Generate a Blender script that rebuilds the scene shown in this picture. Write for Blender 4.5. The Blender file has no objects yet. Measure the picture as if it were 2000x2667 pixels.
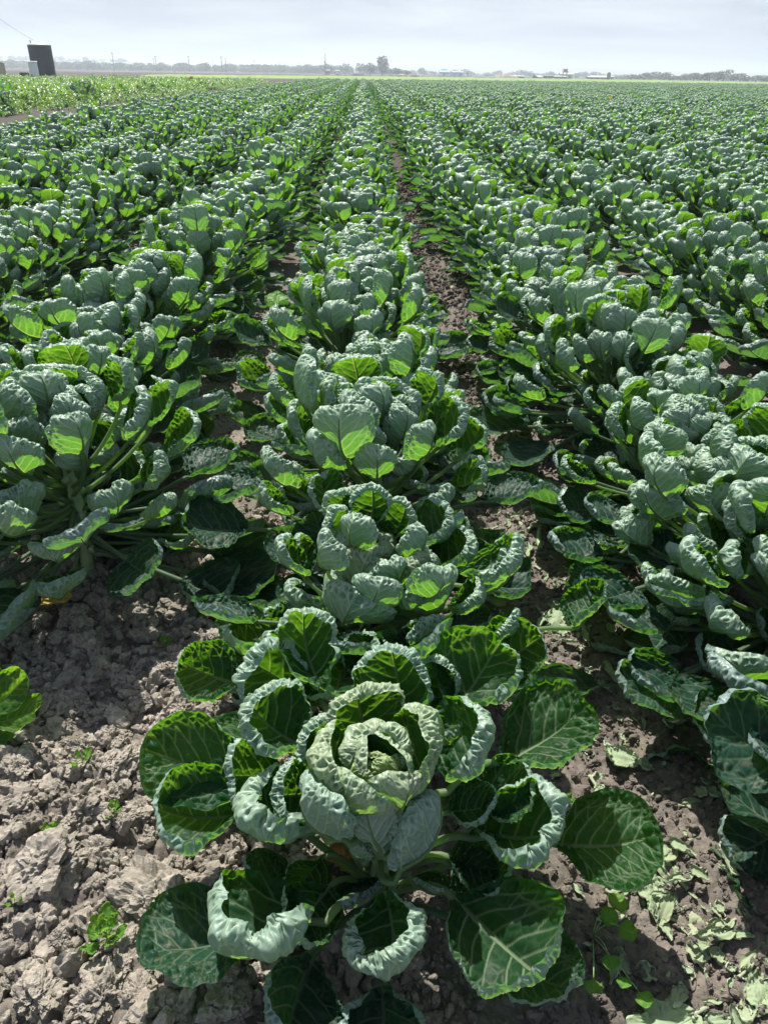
import bpy, math, random
import numpy as np
from mathutils import Matrix, Vector

random.seed(7)
RNG = np.random.default_rng(11)
SC = bpy.context.scene
COL = SC.collection
RAD = math.radians

# ------------------------------------------------------------------ camera
CAM_H, PITCH, YAW, ROLL = 1.5, RAD(30.5), RAD(1.83), RAD(1.0)
cam_data = bpy.data.cameras.new('camera')
cam = bpy.data.objects.new('camera', cam_data)
COL.objects.link(cam)
cam_data.sensor_fit = 'VERTICAL'
cam_data.sensor_height = 36.0
cam_data.lens = 36.0 * 1940.0 / 2667.0
cam_data.clip_start = 0.05
cam_data.clip_end = 12000
cam.matrix_world = (Matrix.Translation((0, 0, CAM_H)) @ Matrix.Rotation(-YAW, 4, 'Z')
                    @ Matrix.Rotation(math.pi / 2 - PITCH, 4, 'X') @ Matrix.Rotation(ROLL, 4, 'Z'))
SC.camera = cam

# ------------------------------------------------------------------ daylight
SUN_EL, SUN_AZ = RAD(57), RAD(-20)          # azimuth measured from +Y towards +X
world = bpy.data.worlds.new('World')
SC.world = world
world.use_nodes = True
wn, wl = world.node_tree.nodes, world.node_tree.links
wn.clear()
w_out = wn.new('ShaderNodeOutputWorld')
sky = wn.new('ShaderNodeTexSky')
sky.sky_type = 'NISHITA'
sky.sun_disc = False
sky.sun_elevation = SUN_EL
sky.sun_rotation = SUN_AZ % (2 * math.pi)
sky.air_density, sky.dust_density, sky.ozone_density = 1.0, 2.0, 1.0
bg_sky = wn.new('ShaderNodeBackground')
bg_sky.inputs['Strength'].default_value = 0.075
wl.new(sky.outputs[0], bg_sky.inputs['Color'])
# thin high overcast in long soft banks
tc = wn.new('ShaderNodeTexCoord')
mp = wn.new('ShaderNodeMapping')
mp.inputs['Scale'].default_value = (3.6, 3.6, 26.0)
wl.new(tc.outputs['Generated'], mp.inputs['Vector'])
nz = wn.new('ShaderNodeTexNoise')
nz.inputs['Scale'].default_value = 1.35
nz.inputs['Detail'].default_value = 5
nz.inputs['Roughness'].default_value = 0.52
nz.inputs['Distortion'].default_value = 0.35
wl.new(mp.outputs[0], nz.inputs['Vector'])
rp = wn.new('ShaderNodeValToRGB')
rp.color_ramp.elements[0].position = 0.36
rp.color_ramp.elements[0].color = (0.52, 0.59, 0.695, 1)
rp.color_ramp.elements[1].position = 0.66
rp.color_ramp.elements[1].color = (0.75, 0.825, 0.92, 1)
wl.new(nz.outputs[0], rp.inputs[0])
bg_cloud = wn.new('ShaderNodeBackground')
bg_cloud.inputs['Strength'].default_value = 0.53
wl.new(rp.outputs[0], bg_cloud.inputs['Color'])
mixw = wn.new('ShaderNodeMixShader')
# the marine haze is thick towards the horizon; thinned overhead, out of frame, to lower the fill light
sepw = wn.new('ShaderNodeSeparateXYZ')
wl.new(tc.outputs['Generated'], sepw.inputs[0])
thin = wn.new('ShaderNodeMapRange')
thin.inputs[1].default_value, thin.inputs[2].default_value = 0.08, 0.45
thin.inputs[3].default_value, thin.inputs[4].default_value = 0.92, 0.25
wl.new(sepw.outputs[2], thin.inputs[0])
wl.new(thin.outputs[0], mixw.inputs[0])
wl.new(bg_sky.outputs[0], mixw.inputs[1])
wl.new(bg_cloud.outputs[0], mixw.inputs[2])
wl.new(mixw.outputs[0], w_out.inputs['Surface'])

sun_data = bpy.data.lights.new('sun', 'SUN')
sun_data.energy = 5.0
sun_data.angle = RAD(0.53)
sun_data.color = (1.0, 0.955, 0.88)
sun = bpy.data.objects.new('sun', sun_data)
COL.objects.link(sun)
sun_dir = Vector((math.sin(SUN_AZ) * math.cos(SUN_EL), math.cos(SUN_AZ) * math.cos(SUN_EL), math.sin(SUN_EL)))
sun.rotation_euler = sun_dir.to_track_quat('Z', 'Y').to_euler()
sun.location = (-8, 25, 60)

SC.view_settings.view_transform = 'Standard'
SC.view_settings.look = 'None'
SC.view_settings.exposure = 0.95
SC.view_settings.gamma = 1.0
SC.view_settings.use_curve_mapping = False
SC.render.engine = 'CYCLES'
SC.cycles.max_bounces = 8
SC.cycles.diffuse_bounces = 4
SC.cycles.transmission_bounces = 6
SC.cycles.volume_bounces = 0


# ------------------------------------------------------------------ helpers
def sstep(a, b, x):
    t = np.clip((x - a) / (b - a), 0, 1)
    return t * t * (3 - 2 * t)


def _hash(ix, iy, iz, seed):
    h = (ix.astype(np.int64) * 374761393 + iy.astype(np.int64) * 668265263
         + iz.astype(np.int64) * 2147483647 + seed * 144665) & 0xFFFFFFFF
    h = ((h ^ (h >> 13)) * 1274126177) & 0xFFFFFFFF
    h = (h ^ (h >> 16)) & 0xFFFFFFFF
    return h.astype(np.float64) / 4294967295.0


def vnoise(p, seed=0):
    """Smooth value noise in 0..1 of points p (n x 3)."""
    i = np.floor(p)
    f = p - i
    f = f * f * f * (f * (f * 6 - 15) + 10)
    ix, iy, iz = i[:, 0], i[:, 1], i[:, 2]
    r = 0
    for dx in (0, 1):
        for dy in (0, 1):
            for dz in (0, 1):
                w = ((f[:, 0] if dx else 1 - f[:, 0]) * (f[:, 1] if dy else 1 - f[:, 1])
                     * (f[:, 2] if dz else 1 - f[:, 2]))
                r = r + w * _hash(ix + dx, iy + dy, iz + dz, seed)
    return r


def fbm(p, oct=4, seed=0, gain=0.5):
    a, s, t = 1.0, 0.0, 0.0
    for o in range(oct):
        s = s + a * vnoise(p * (2.0 ** o) + o * 17.3, seed + o)
        t += a
        a *= gain
    return s / t


def worley2(x, y, cell, seed=0):
    """F1, F2 (in cell units) and the id of the nearest cell, jittered grid."""
    gx, gy = np.floor(x / cell), np.floor(y / cell)
    f1 = np.full(x.shape, 9.0)
    f2 = np.full(x.shape, 9.0)
    idn = np.zeros(x.shape)
    z = np.zeros_like(gx)
    for dx in (-1, 0, 1):
        for dy in (-1, 0, 1):
            cx, cy = gx + dx, gy + dy
            jx, jy = _hash(cx, cy, z, seed), _hash(cx, cy, z + 3, seed + 5)
            d = np.hypot((cx + 0.1 + 0.8 * jx) - x / cell, (cy + 0.1 + 0.8 * jy) - y / cell)
            closer = d < f1
            f2 = np.where(closer, f1, np.minimum(f2, d))
            idn = np.where(closer, _hash(cx, cy, z + 9, seed + 7), idn)
            f1 = np.minimum(f1, d)
    return f1, f2, idn


class Geo:
    """Vertices, quads / triangles and one float per vertex, gathered for one mesh."""
    def __init__(self):
        self.v, self.f, self.a, self.m, self.n = [], [], [], [], 0

    def add(self, v, faces, a=None, m=0):
        v = np.asarray(v, float)
        self.v.append(v)
        self.a.append(np.zeros(len(v)) if a is None else np.broadcast_to(np.asarray(a, float), (len(v),)))
        for fa in faces:
            fa = np.asarray(fa, int)
            if len(fa):
                self.f.append(fa + self.n)
                self.m.append(np.full(len(fa), m, int))
        self.n += len(v)
        return self

    def join(self, other, mat=None):
        for k, v in enumerate(other.v):
            pass
        V = np.concatenate(other.v)
        if mat is not None:
            M = np.array(mat)
            V = V @ M[:3, :3].T + M[:3, 3]
        base = self.n
        self.v.append(V)
        self.a.append(np.concatenate(other.a))
        for fa, m in zip(other.f, other.m):
            self.f.append(fa + base)
            self.m.append(m)
        self.n += len(V)
        return self

    def mesh(self, name, mats, smooth=True):
        me = bpy.data.meshes.new(name)
        V = np.concatenate(self.v)
        loops = np.concatenate([fa.ravel() for fa in self.f])
        tot = np.concatenate([np.full(len(fa), fa.shape[1]) for fa in self.f])
        me.vertices.add(len(V))
        me.vertices.foreach_set('co', V.astype(np.float32).ravel())
        me.loops.add(len(loops))
        me.loops.foreach_set('vertex_index', loops.astype(np.int32))
        me.polygons.add(len(tot))
        me.polygons.foreach_set('loop_start', np.concatenate([[0], np.cumsum(tot)[:-1]]).astype(np.int32))
        me.polygons.foreach_set('loop_total', tot.astype(np.int32))
        for mt in (mats if isinstance(mats, (list, tuple)) else [mats]):
            me.materials.append(mt)
        me.polygons.foreach_set('material_index', np.concatenate(self.m).astype(np.int32))
        me.polygons.foreach_set('use_smooth', np.full(len(tot), smooth))
        at = me.attributes.new('vein', 'FLOAT', 'POINT')
        at.data.foreach_set('value', np.concatenate(self.a).astype(np.float32))
        me.update(calc_edges=True)
        me.validate()
        return me


def link(name, me, parent=None, mat=None):
    o = bpy.data.objects.new(name, me)
    COL.objects.link(o)
    if parent is not None:
        o.parent = parent
    if mat is not None:
        o.matrix_local = mat
    return o


def tag(o, label=None, cat=None, group=None, kind=None):
    if label: o['label'] = label
    if cat: o['category'] = cat
    if group: o['group'] = group
    if kind: o['kind'] = kind
    return o


def empty(name, loc, rz=0.0):
    o = bpy.data.objects.new(name, None)
    COL.objects.link(o)
    o.empty_display_size = 0.1
    o.location = loc
    o.rotation_euler = (0, 0, rz)
    return o


def tube(path, radii, seg=8, cap=True, flat=1.0):
    """Verts and faces of a tube along path (n x 3)."""
    P = np.asarray(path, float)
    n = len(P)
    r = np.broadcast_to(np.asarray(radii, float), (n,))
    T = np.gradient(P, axis=0)
    T /= np.linalg.norm(T, axis=1)[:, None] + 1e-12
    ref = np.array([0, 0, 1.0]) if abs(T[:, 2]).mean() < 0.85 else np.array([1.0, 0, 0])
    A = np.cross(T, ref)
    A /= np.linalg.norm(A, axis=1)[:, None] + 1e-12
    Bn = np.cross(A, T)
    an = np.linspace(0, 2 * math.pi, seg, endpoint=False)
    V = (P[:, None, :] + r[:, None, None] * (np.cos(an)[None, :, None] * A[:, None, :]
         + flat * np.sin(an)[None, :, None] * Bn[:, None, :])).reshape(-1, 3)
    q = []
    for i in range(n - 1):
        for j in range(seg):
            k = (j + 1) % seg
            q.append((i * seg + j, (i + 1) * seg + j, (i + 1) * seg + k, i * seg + k))
    faces = [np.array(q)]
    if cap:
        V = np.vstack([V, P[0], P[-1]])
        c0, c1 = n * seg, n * seg + 1
        faces.append(np.array([(c0, j, (j + 1) % seg) for j in range(seg)]
                              + [(c1, (n - 1) * seg + (j + 1) % seg, (n - 1) * seg + j) for j in range(seg)]))
    return V, faces


def box(g, x0, x1, y0, y1, z0, z1, m=0):
    v = [(x0, y0, z0), (x1, y0, z0), (x1, y1, z0), (x0, y1, z0), (x0, y0, z1), (x1, y0, z1), (x1, y1, z1), (x0, y1, z1)]
    q = [(0, 3, 2, 1), (4, 5, 6, 7), (0, 1, 5, 4), (1, 2, 6, 5), (2, 3, 7, 6), (3, 0, 4, 7)]
    g.add(v, [np.array(q)], 0, m)
    return g


def rbox(g, x0, x1, y0, y1, z0, z1, b, m=0):
    """A box with chamfered vertical and top edges."""
    pts = []
    def ring(ins, z):
        a, c, d, e = x0 + ins, x1 - ins, y0 + ins, y1 - ins
        k = b
        return [(a + k, d, z), (c - k, d, z), (c, d + k, z), (c, e - k, z), (c - k, e, z), (a + k, e, z), (a, e - k, z), (a, d + k, z)]
    R = [ring(0, z0), ring(0, z1 - b), ring(b, z1)]
    v = np.array(sum(R, []))
    q = []
    for i in range(2):
        for j in range(8):
            k = (j + 1) % 8
            q.append((i * 8 + j, i * 8 + k, (i + 1) * 8 + k, (i + 1) * 8 + j))
    g.add(v, [np.array(q), np.array([[16, 17, 18, 19], [16, 19, 20, 23], [20, 21, 22, 23]]),
              np.array([[3, 2, 1, 0], [7, 4, 3, 0], [7, 6, 5, 4]])], 0, m)
    return g


# ------------------------------------------------------------------ materials
def new_mat(name):
    m = bpy.data.materials.new(name)
    m.use_nodes = True
    m.node_tree.nodes.clear()
    return m, m.node_tree.nodes, m.node_tree.links


def N(nodes, typ, **kw):
    n = nodes.new(typ)
    for k, v in kw.items():
        if k.startswith('i_'):
            n.inputs[k[2:].replace('_', ' ')].default_value = v
        else:
            setattr(n, k, v)
    return n


def mixc(nodes, links, fac, a, b, blend='MIX'):
    n = nodes.new('ShaderNodeMix')
    n.data_type = 'RGBA'
    n.blend_type = blend
    for sock, val in ((n.inputs[0], fac), (n.inputs[6], a), (n.inputs[7], b)):
        if hasattr(val, 'is_output') or isinstance(val, bpy.types.NodeSocket):
            links.new(val, sock)
        elif isinstance(val, (int, float)):
            sock.default_value = val
        else:
            sock.default_value = (*val, 1) if len(val) == 3 else val
    return n.outputs[2]


def math_n(nodes, links, op, a, b=None, clamp=False):
    n = nodes.new('ShaderNodeMath')
    n.operation = op
    n.use_clamp = clamp
    for i, val in enumerate((a, b)):
        if val is None: continue
        if isinstance(val, bpy.types.NodeSocket): links.new(val, n.inputs[i])
        else: n.inputs[i].default_value = val
    return n.outputs[0]


def leaf_material(name, upper, under, vein, trans, tf=0.36, rough=0.43, dirt=0.06):
    """A waxy leaf: dark upper face, glaucous under face, pale veins, and light coming through."""
    m, n, l = new_mat(name)
    geo = N(n, 'ShaderNodeNewGeometry')
    oi = N(n, 'ShaderNodeObjectInfo')
    at = N(n, 'ShaderNodeAttribute', attribute_name='vein')
    tcn = N(n, 'ShaderNodeTexCoord')
    noise = N(n, 'ShaderNodeTexNoise', i_Scale=16.0, i_Detail=4.0)
    l.new(tcn.outputs['Object'], noise.inputs['Vector'])
    base = mixc(n, l, geo.outputs['Backfacing'], upper, under)
    # each leaf a little bluer, yellower, darker or paler than the next
    hsv = N(n, 'ShaderNodeHueSaturation')
    l.new(math_n(n, l, 'MULTIPLY_ADD', oi.outputs['Random'], 0.035), hsv.inputs['Hue'])
    hsv.inputs['Hue'].links[0].from_node.inputs[2].default_value = 0.482
    val = math_n(n, l, 'MULTIPLY_ADD', noise.outputs[0], 0.28)
    val.node.inputs[2].default_value = 0.85
    l.new(val, hsv.inputs['Value'])
    l.new(base, hsv.inputs['Color'])
    vf = math_n(n, l, 'MULTIPLY_ADD', geo.outputs['Backfacing'], 0.40)
    vf.node.inputs[2].default_value = 0.28
    col = mixc(n, l, math_n(n, l, 'MULTIPLY', at.outputs['Fac'], vf), hsv.outputs[0], vein)
    if dirt:
        dn = N(n, 'ShaderNodeTexNoise', i_Scale=45.0, i_Detail=5.0, i_Roughness=0.7)
        l.new(tcn.outputs['Object'], dn.inputs['Vector'])
        mk = N(n, 'ShaderNodeMapRange')
        mk.inputs[1].default_value, mk.inputs[2].default_value = 0.52, 0.72
        mk.inputs[4].default_value = dirt
        l.new(dn.outputs[0], mk.inputs[0])
        col = mixc(n, l, mk.outputs[0], col, (0.30, 0.25, 0.18))
    fine = N(n, 'ShaderNodeTexNoise', i_Scale=420.0, i_Detail=3.0)
    l.new(tcn.outputs['Object'], fine.inputs['Vector'])
    bump = N(n, 'ShaderNodeBump', i_Strength=0.18, i_Distance=0.0012)
    l.new(fine.outputs[0], bump.inputs['Height'])
    pb = N(n, 'ShaderNodeBsdfPrincipled', i_Roughness=rough)
    spv = math_n(n, l, 'MULTIPLY_ADD', geo.outputs['Backfacing'], 0.45)
    spv.node.inputs[2].default_value = 0.10
    l.new(spv, pb.inputs['Specular IOR Level'])
    l.new(col, pb.inputs['Base Color'])
    l.new(bump.outputs[0], pb.inputs['Normal'])
    tr = N(n, 'ShaderNodeBsdfTranslucent')
    tcol = mixc(n, l, at.outputs['Fac'], trans, (min(1, trans[0] * 3.6), min(1, trans[1] * 1.9), trans[2] * 12))
    l.new(tcol, tr.inputs['Color'])
    l.new(bump.outputs[0], tr.inputs['Normal'])
    mx = N(n, 'ShaderNodeMixShader')
    mx.inputs[0].default_value = tf
    l.new(pb.outputs[0], mx.inputs[1])
    l.new(tr.outputs[0], mx.inputs[2])
    out = N(n, 'ShaderNodeOutputMaterial')
    l.new(mx.outputs[0], out.inputs['Surface'])
    return m


M_LEAF = leaf_material('leaf_green', (0.011, 0.043, 0.017), (0.245, 0.355, 0.275), (0.50, 0.60, 0.38), (0.13, 0.37, 0.008), tf=0.37)
M_OLD = leaf_material('leaf_old', (0.013, 0.042, 0.030), (0.165, 0.245, 0.225), (0.30, 0.38, 0.24), (0.09, 0.28, 0.012), tf=0.30, dirt=.28)
M_YOUNG = leaf_material('leaf_young', (0.045, 0.105, 0.030), (0.27, 0.35, 0.17), (0.42, 0.48, 0.22), (0.30, 0.50, 0.03))
M_INNER = leaf_material('leaf_inner', (0.018, 0.060, 0.020), (0.275, 0.36, 0.235), (0.52, 0.60, 0.34), (0.16, 0.40, 0.012), tf=0.36)
M_SMALL = leaf_material('leaf_seedling', (0.085, 0.20, 0.035), (0.14, 0.26, 0.07), (0.25, 0.40, 0.12), (0.26, 0.58, 0.03))
M_TENDER = leaf_material('leaf_tender', (0.030, 0.095, 0.018), (0.15, 0.24, 0.11), (0.34, 0.46, 0.18), (0.22, 0.52, 0.012), tf=0.46)
M_LITTER = leaf_material('leaf_litter', (0.25, 0.31, 0.19), (0.31, 0.37, 0.25), (0.42, 0.46, 0.30), (0.30, 0.36, 0.12), tf=0.12, rough=0.6, dirt=0.75)
M_BROWN = leaf_material('leaf_dead', (0.30, 0.14, 0.045), (0.36, 0.19, 0.07), (0.45, 0.27, 0.11), (0.42, 0.17, 0.03), tf=0.22, rough=0.65, dirt=0.3)
M_YELLOW = leaf_material('leaf_yellowed', (0.46, 0.33, 0.07), (0.52, 0.40, 0.13), (0.60, 0.48, 0.2), (0.55, 0.36, 0.03), tf=0.25, rough=0.55, dirt=0.3)


def plain_material(name, col, rough=0.7, var=0.25, scale=6.0, metal=0.0, bump=0.0, bscale=40.0, spec=0.5, col2=None):
    m, n, l = new_mat(name)
    tcn = N(n, 'ShaderNodeTexCoord')
    nz_ = N(n, 'ShaderNodeTexNoise', i_Scale=scale, i_Detail=6.0, i_Roughness=0.6)
    l.new(tcn.outputs['Object'], nz_.inputs['Vector'])
    c2 = col2 or tuple(c * (1 - var) for c in col)
    mr = N(n, 'ShaderNodeMapRange')
    mr.inputs[1].default_value, mr.inputs[2].default_value = 0.3, 0.7
    l.new(nz_.outputs[0], mr.inputs[0])
    c = mixc(n, l, mr.outputs[0], c2, tuple(min(1, x * (1 + var * 0.4)) for x in col))
    pb = N(n, 'ShaderNodeBsdfPrincipled', i_Roughness=rough, i_Metallic=metal)
    pb.inputs['Specular IOR Level'].default_value = spec
    l.new(c, pb.inputs['Base Color'])
    if bump:
        b = N(n, 'ShaderNodeTexNoise', i_Scale=bscale, i_Detail=6.0)
        l.new(tcn.outputs['Object'], b.inputs['Vector'])
        bp = N(n, 'ShaderNodeBump', i_Strength=0.6, i_Distance=bump)
        l.new(b.outputs[0], bp.inputs['Height'])
        l.new(bp.outputs[0], pb.inputs['Normal'])
    out = N(n, 'ShaderNodeOutputMaterial')
    l.new(pb.outputs[0], out.inputs['Surface'])
    return m


M_STEM = plain_material('stem_green', (0.26, 0.36, 0.18), 0.55, 0.3, 30)


def soil_material(name, dry, damp, split=True, coord='Object'):
    """Dry crumbly clay. World position decides where the tilled clods give way to the damp trodden furrow."""
    m, n, l = new_mat(name)
    geo = N(n, 'ShaderNodeNewGeometry')
    pos = geo.outputs['Position']
    big = N(n, 'ShaderNodeTexNoise', i_Scale=5.0, i_Detail=6.0, i_Roughness=0.62)
    l.new(pos, big.inputs['Vector'])
    med = N(n, 'ShaderNodeTexNoise', i_Scale=60.0, i_Detail=6.0, i_Roughness=0.7)
    l.new(pos, med.inputs['Vector'])
    grit = N(n, 'ShaderNodeTexNoise', i_Scale=380.0, i_Detail=4.0, i_Roughness=0.7)
    l.new(pos, grit.inputs['Vector'])
    sep = N(n, 'ShaderNodeSeparateXYZ')
    l.new(pos, sep.inputs[0])
    if split:
        side = N(n, 'ShaderNodeMapRange', interpolation_type='SMOOTHSTEP')
        side.inputs[1].default_value, side.inputs[2].default_value = -0.12, 0.38
        sx = math_n(n, l, 'MULTIPLY_ADD', big.outputs[0], 0.5)
        l.new(sep.outputs[0], sx.node.inputs[2])
        sub = math_n(n, l, 'SUBTRACT', sx, 0.25)
        l.new(sub, side.inputs[0])
        fac = side.outputs[0]
    else:
        fac = 0.0
    c = mixc(n, l, fac, dry, damp)
    # the tilled ground farther out is browner than the crusted end of the bed
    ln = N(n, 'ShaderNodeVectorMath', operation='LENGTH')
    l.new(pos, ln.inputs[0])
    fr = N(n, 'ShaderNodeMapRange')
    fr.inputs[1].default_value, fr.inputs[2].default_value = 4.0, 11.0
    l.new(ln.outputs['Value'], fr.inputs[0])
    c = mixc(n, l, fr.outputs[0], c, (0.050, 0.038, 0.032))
    mr = N(n, 'ShaderNodeMapRange')
    mr.inputs[1].default_value, mr.inputs[2].default_value = 0.32, 0.68
    mr.inputs[3].default_value, mr.inputs[4].default_value = 0.55, 1.22
    l.new(med.outputs[0], mr.inputs[0])
    c = mixc(n, l, 1.0, c, mr.outputs[0], 'MULTIPLY')
    mr2 = N(n, 'ShaderNodeMapRange')
    mr2.inputs[1].default_value, mr2.inputs[2].default_value = 0.35, 0.65
    mr2.inputs[3].default_value, mr2.inputs[4].default_value = 0.72, 1.15
    l.new(big.outputs[0], mr2.inputs[0])
    c = mixc(n, l, 1.0, c, mr2.outputs[0], 'MULTIPLY')
    # faint green algae in patches
    alg = N(n, 'ShaderNodeTexNoise', i_Scale=9.0, i_Detail=5.0, i_Roughness=0.7)
    l.new(pos, alg.inputs['Vector'])
    ma = N(n, 'ShaderNodeMapRange')
    ma.inputs[1].default_value, ma.inputs[2].default_value = 0.58, 0.74
    ma.inputs[4].default_value = 0.4
    l.new(alg.outputs[0], ma.inputs[0])
    c = mixc(n, l, ma.outputs[0], c, (0.12, 0.13, 0.045))
    h = math_n(n, l, 'MULTIPLY_ADD', grit.outputs[0], 0.35)
    l.new(med.outputs[0], h.node.inputs[2])
    bp = N(n, 'ShaderNodeBump', i_Strength=0.9, i_Distance=0.007)
    l.new(h, bp.inputs['Height'])
    pb = N(n, 'ShaderNodeBsdfPrincipled', i_Roughness=0.92)
    pb.inputs['Specular IOR Level'].default_value = 0.25
    l.new(c, pb.inputs['Base Color'])
    l.new(bp.outputs[0], pb.inputs['Normal'])
    out = N(n, 'ShaderNodeOutputMaterial')
    l.new(pb.outputs[0], out.inputs['Surface'])
    return m


M_SOIL = soil_material('field_soil', (0.185, 0.162, 0.135), (0.165, 0.142, 0.122))  # darker than the clods: damp soil, plus shade of the gaps put into the colour
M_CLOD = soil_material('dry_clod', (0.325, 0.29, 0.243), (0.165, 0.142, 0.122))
# ------------------------------------------------------------------ the leaf
def vein_lines(rng, nsec=6):
    """Midrib and branching side veins on the unit disc: lists of (points n x 2, width0, width1)."""
    L = [(np.array([(0, -1.0), (0.0, 0.0), (rng.normal(0, .02), 0.9)]), 0.034, 0.008)]
    for sd in (-1, 1):
        for i in range(nsec):
            b0 = -0.88 + (i + 0.5 * (sd > 0)) * (1.55 / nsec) + rng.normal(0, .02)
            ang = RAD(72 - 30 * (i / nsec)) + rng.normal(0, .06)
            p = np.array([0, b0], float)
            pts, a = [p.copy()], ang
            for k in range(14):
                p = p + 0.085 * np.array([sd * math.sin(a), math.cos(a)])
                a -= 0.055 + rng.normal(0, .03)
                if np.hypot(*p) > 0.97: break
                pts.append(p.copy())
            pts = np.array(pts)
            if len(pts) < 3: continue
            L.append((pts, 0.0135, 0.004))
            for fr, turn in ((0.45, 0.7), (0.7, -0.6)):
                j = int(len(pts) * fr)
                if j + 1 >= len(pts): continue
                q = pts[j].copy()
                dd = pts[j + 1] - pts[j]
                a2 = math.atan2(sd * dd[0], dd[1]) + turn * (0.8 + 0.3 * rng.random())
                bp = [q.copy()]
                for k in range(5):
                    q = q + 0.075 * np.array([sd * math.sin(a2), math.cos(a2)])
                    a2 -= 0.09 * turn
                    if np.hypot(*q) > 0.97: break
                    bp.append(q.copy())
                if len(bp) > 1:
                    L.append((np.array(bp), 0.0075, 0.003))
    return L


def vein_field(a, b, lines, px):
    """Vein strength and distance at disc points; veins finer than the mesh spacing px fade instead of breaking up."""
    best = np.zeros(a.shape)
    dmin = np.full(a.shape, 9.0)
    for pts, w0, w1 in lines:
        n = len(pts) - 1
        for k in range(n):
            p, q = pts[k], pts[k + 1]
            d = q - p
            t = np.clip(((a - p[0]) * d[0] + (b - p[1]) * d[1]) / (d @ d + 1e-9), 0, 1)
            dist = np.hypot(a - p[0] - t * d[0], b - p[1] - t * d[1])
            w = w0 + (w1 - w0) * (k + t) / n
            wu = np.maximum(w, px * 0.62)
            best = np.maximum(best, (1 - sstep(0.35, 1.45, dist / wu)) * np.minimum(1, (w / wu) ** 0.8))
            dmin = np.minimum(dmin, dist)
    return best, dmin


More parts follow.
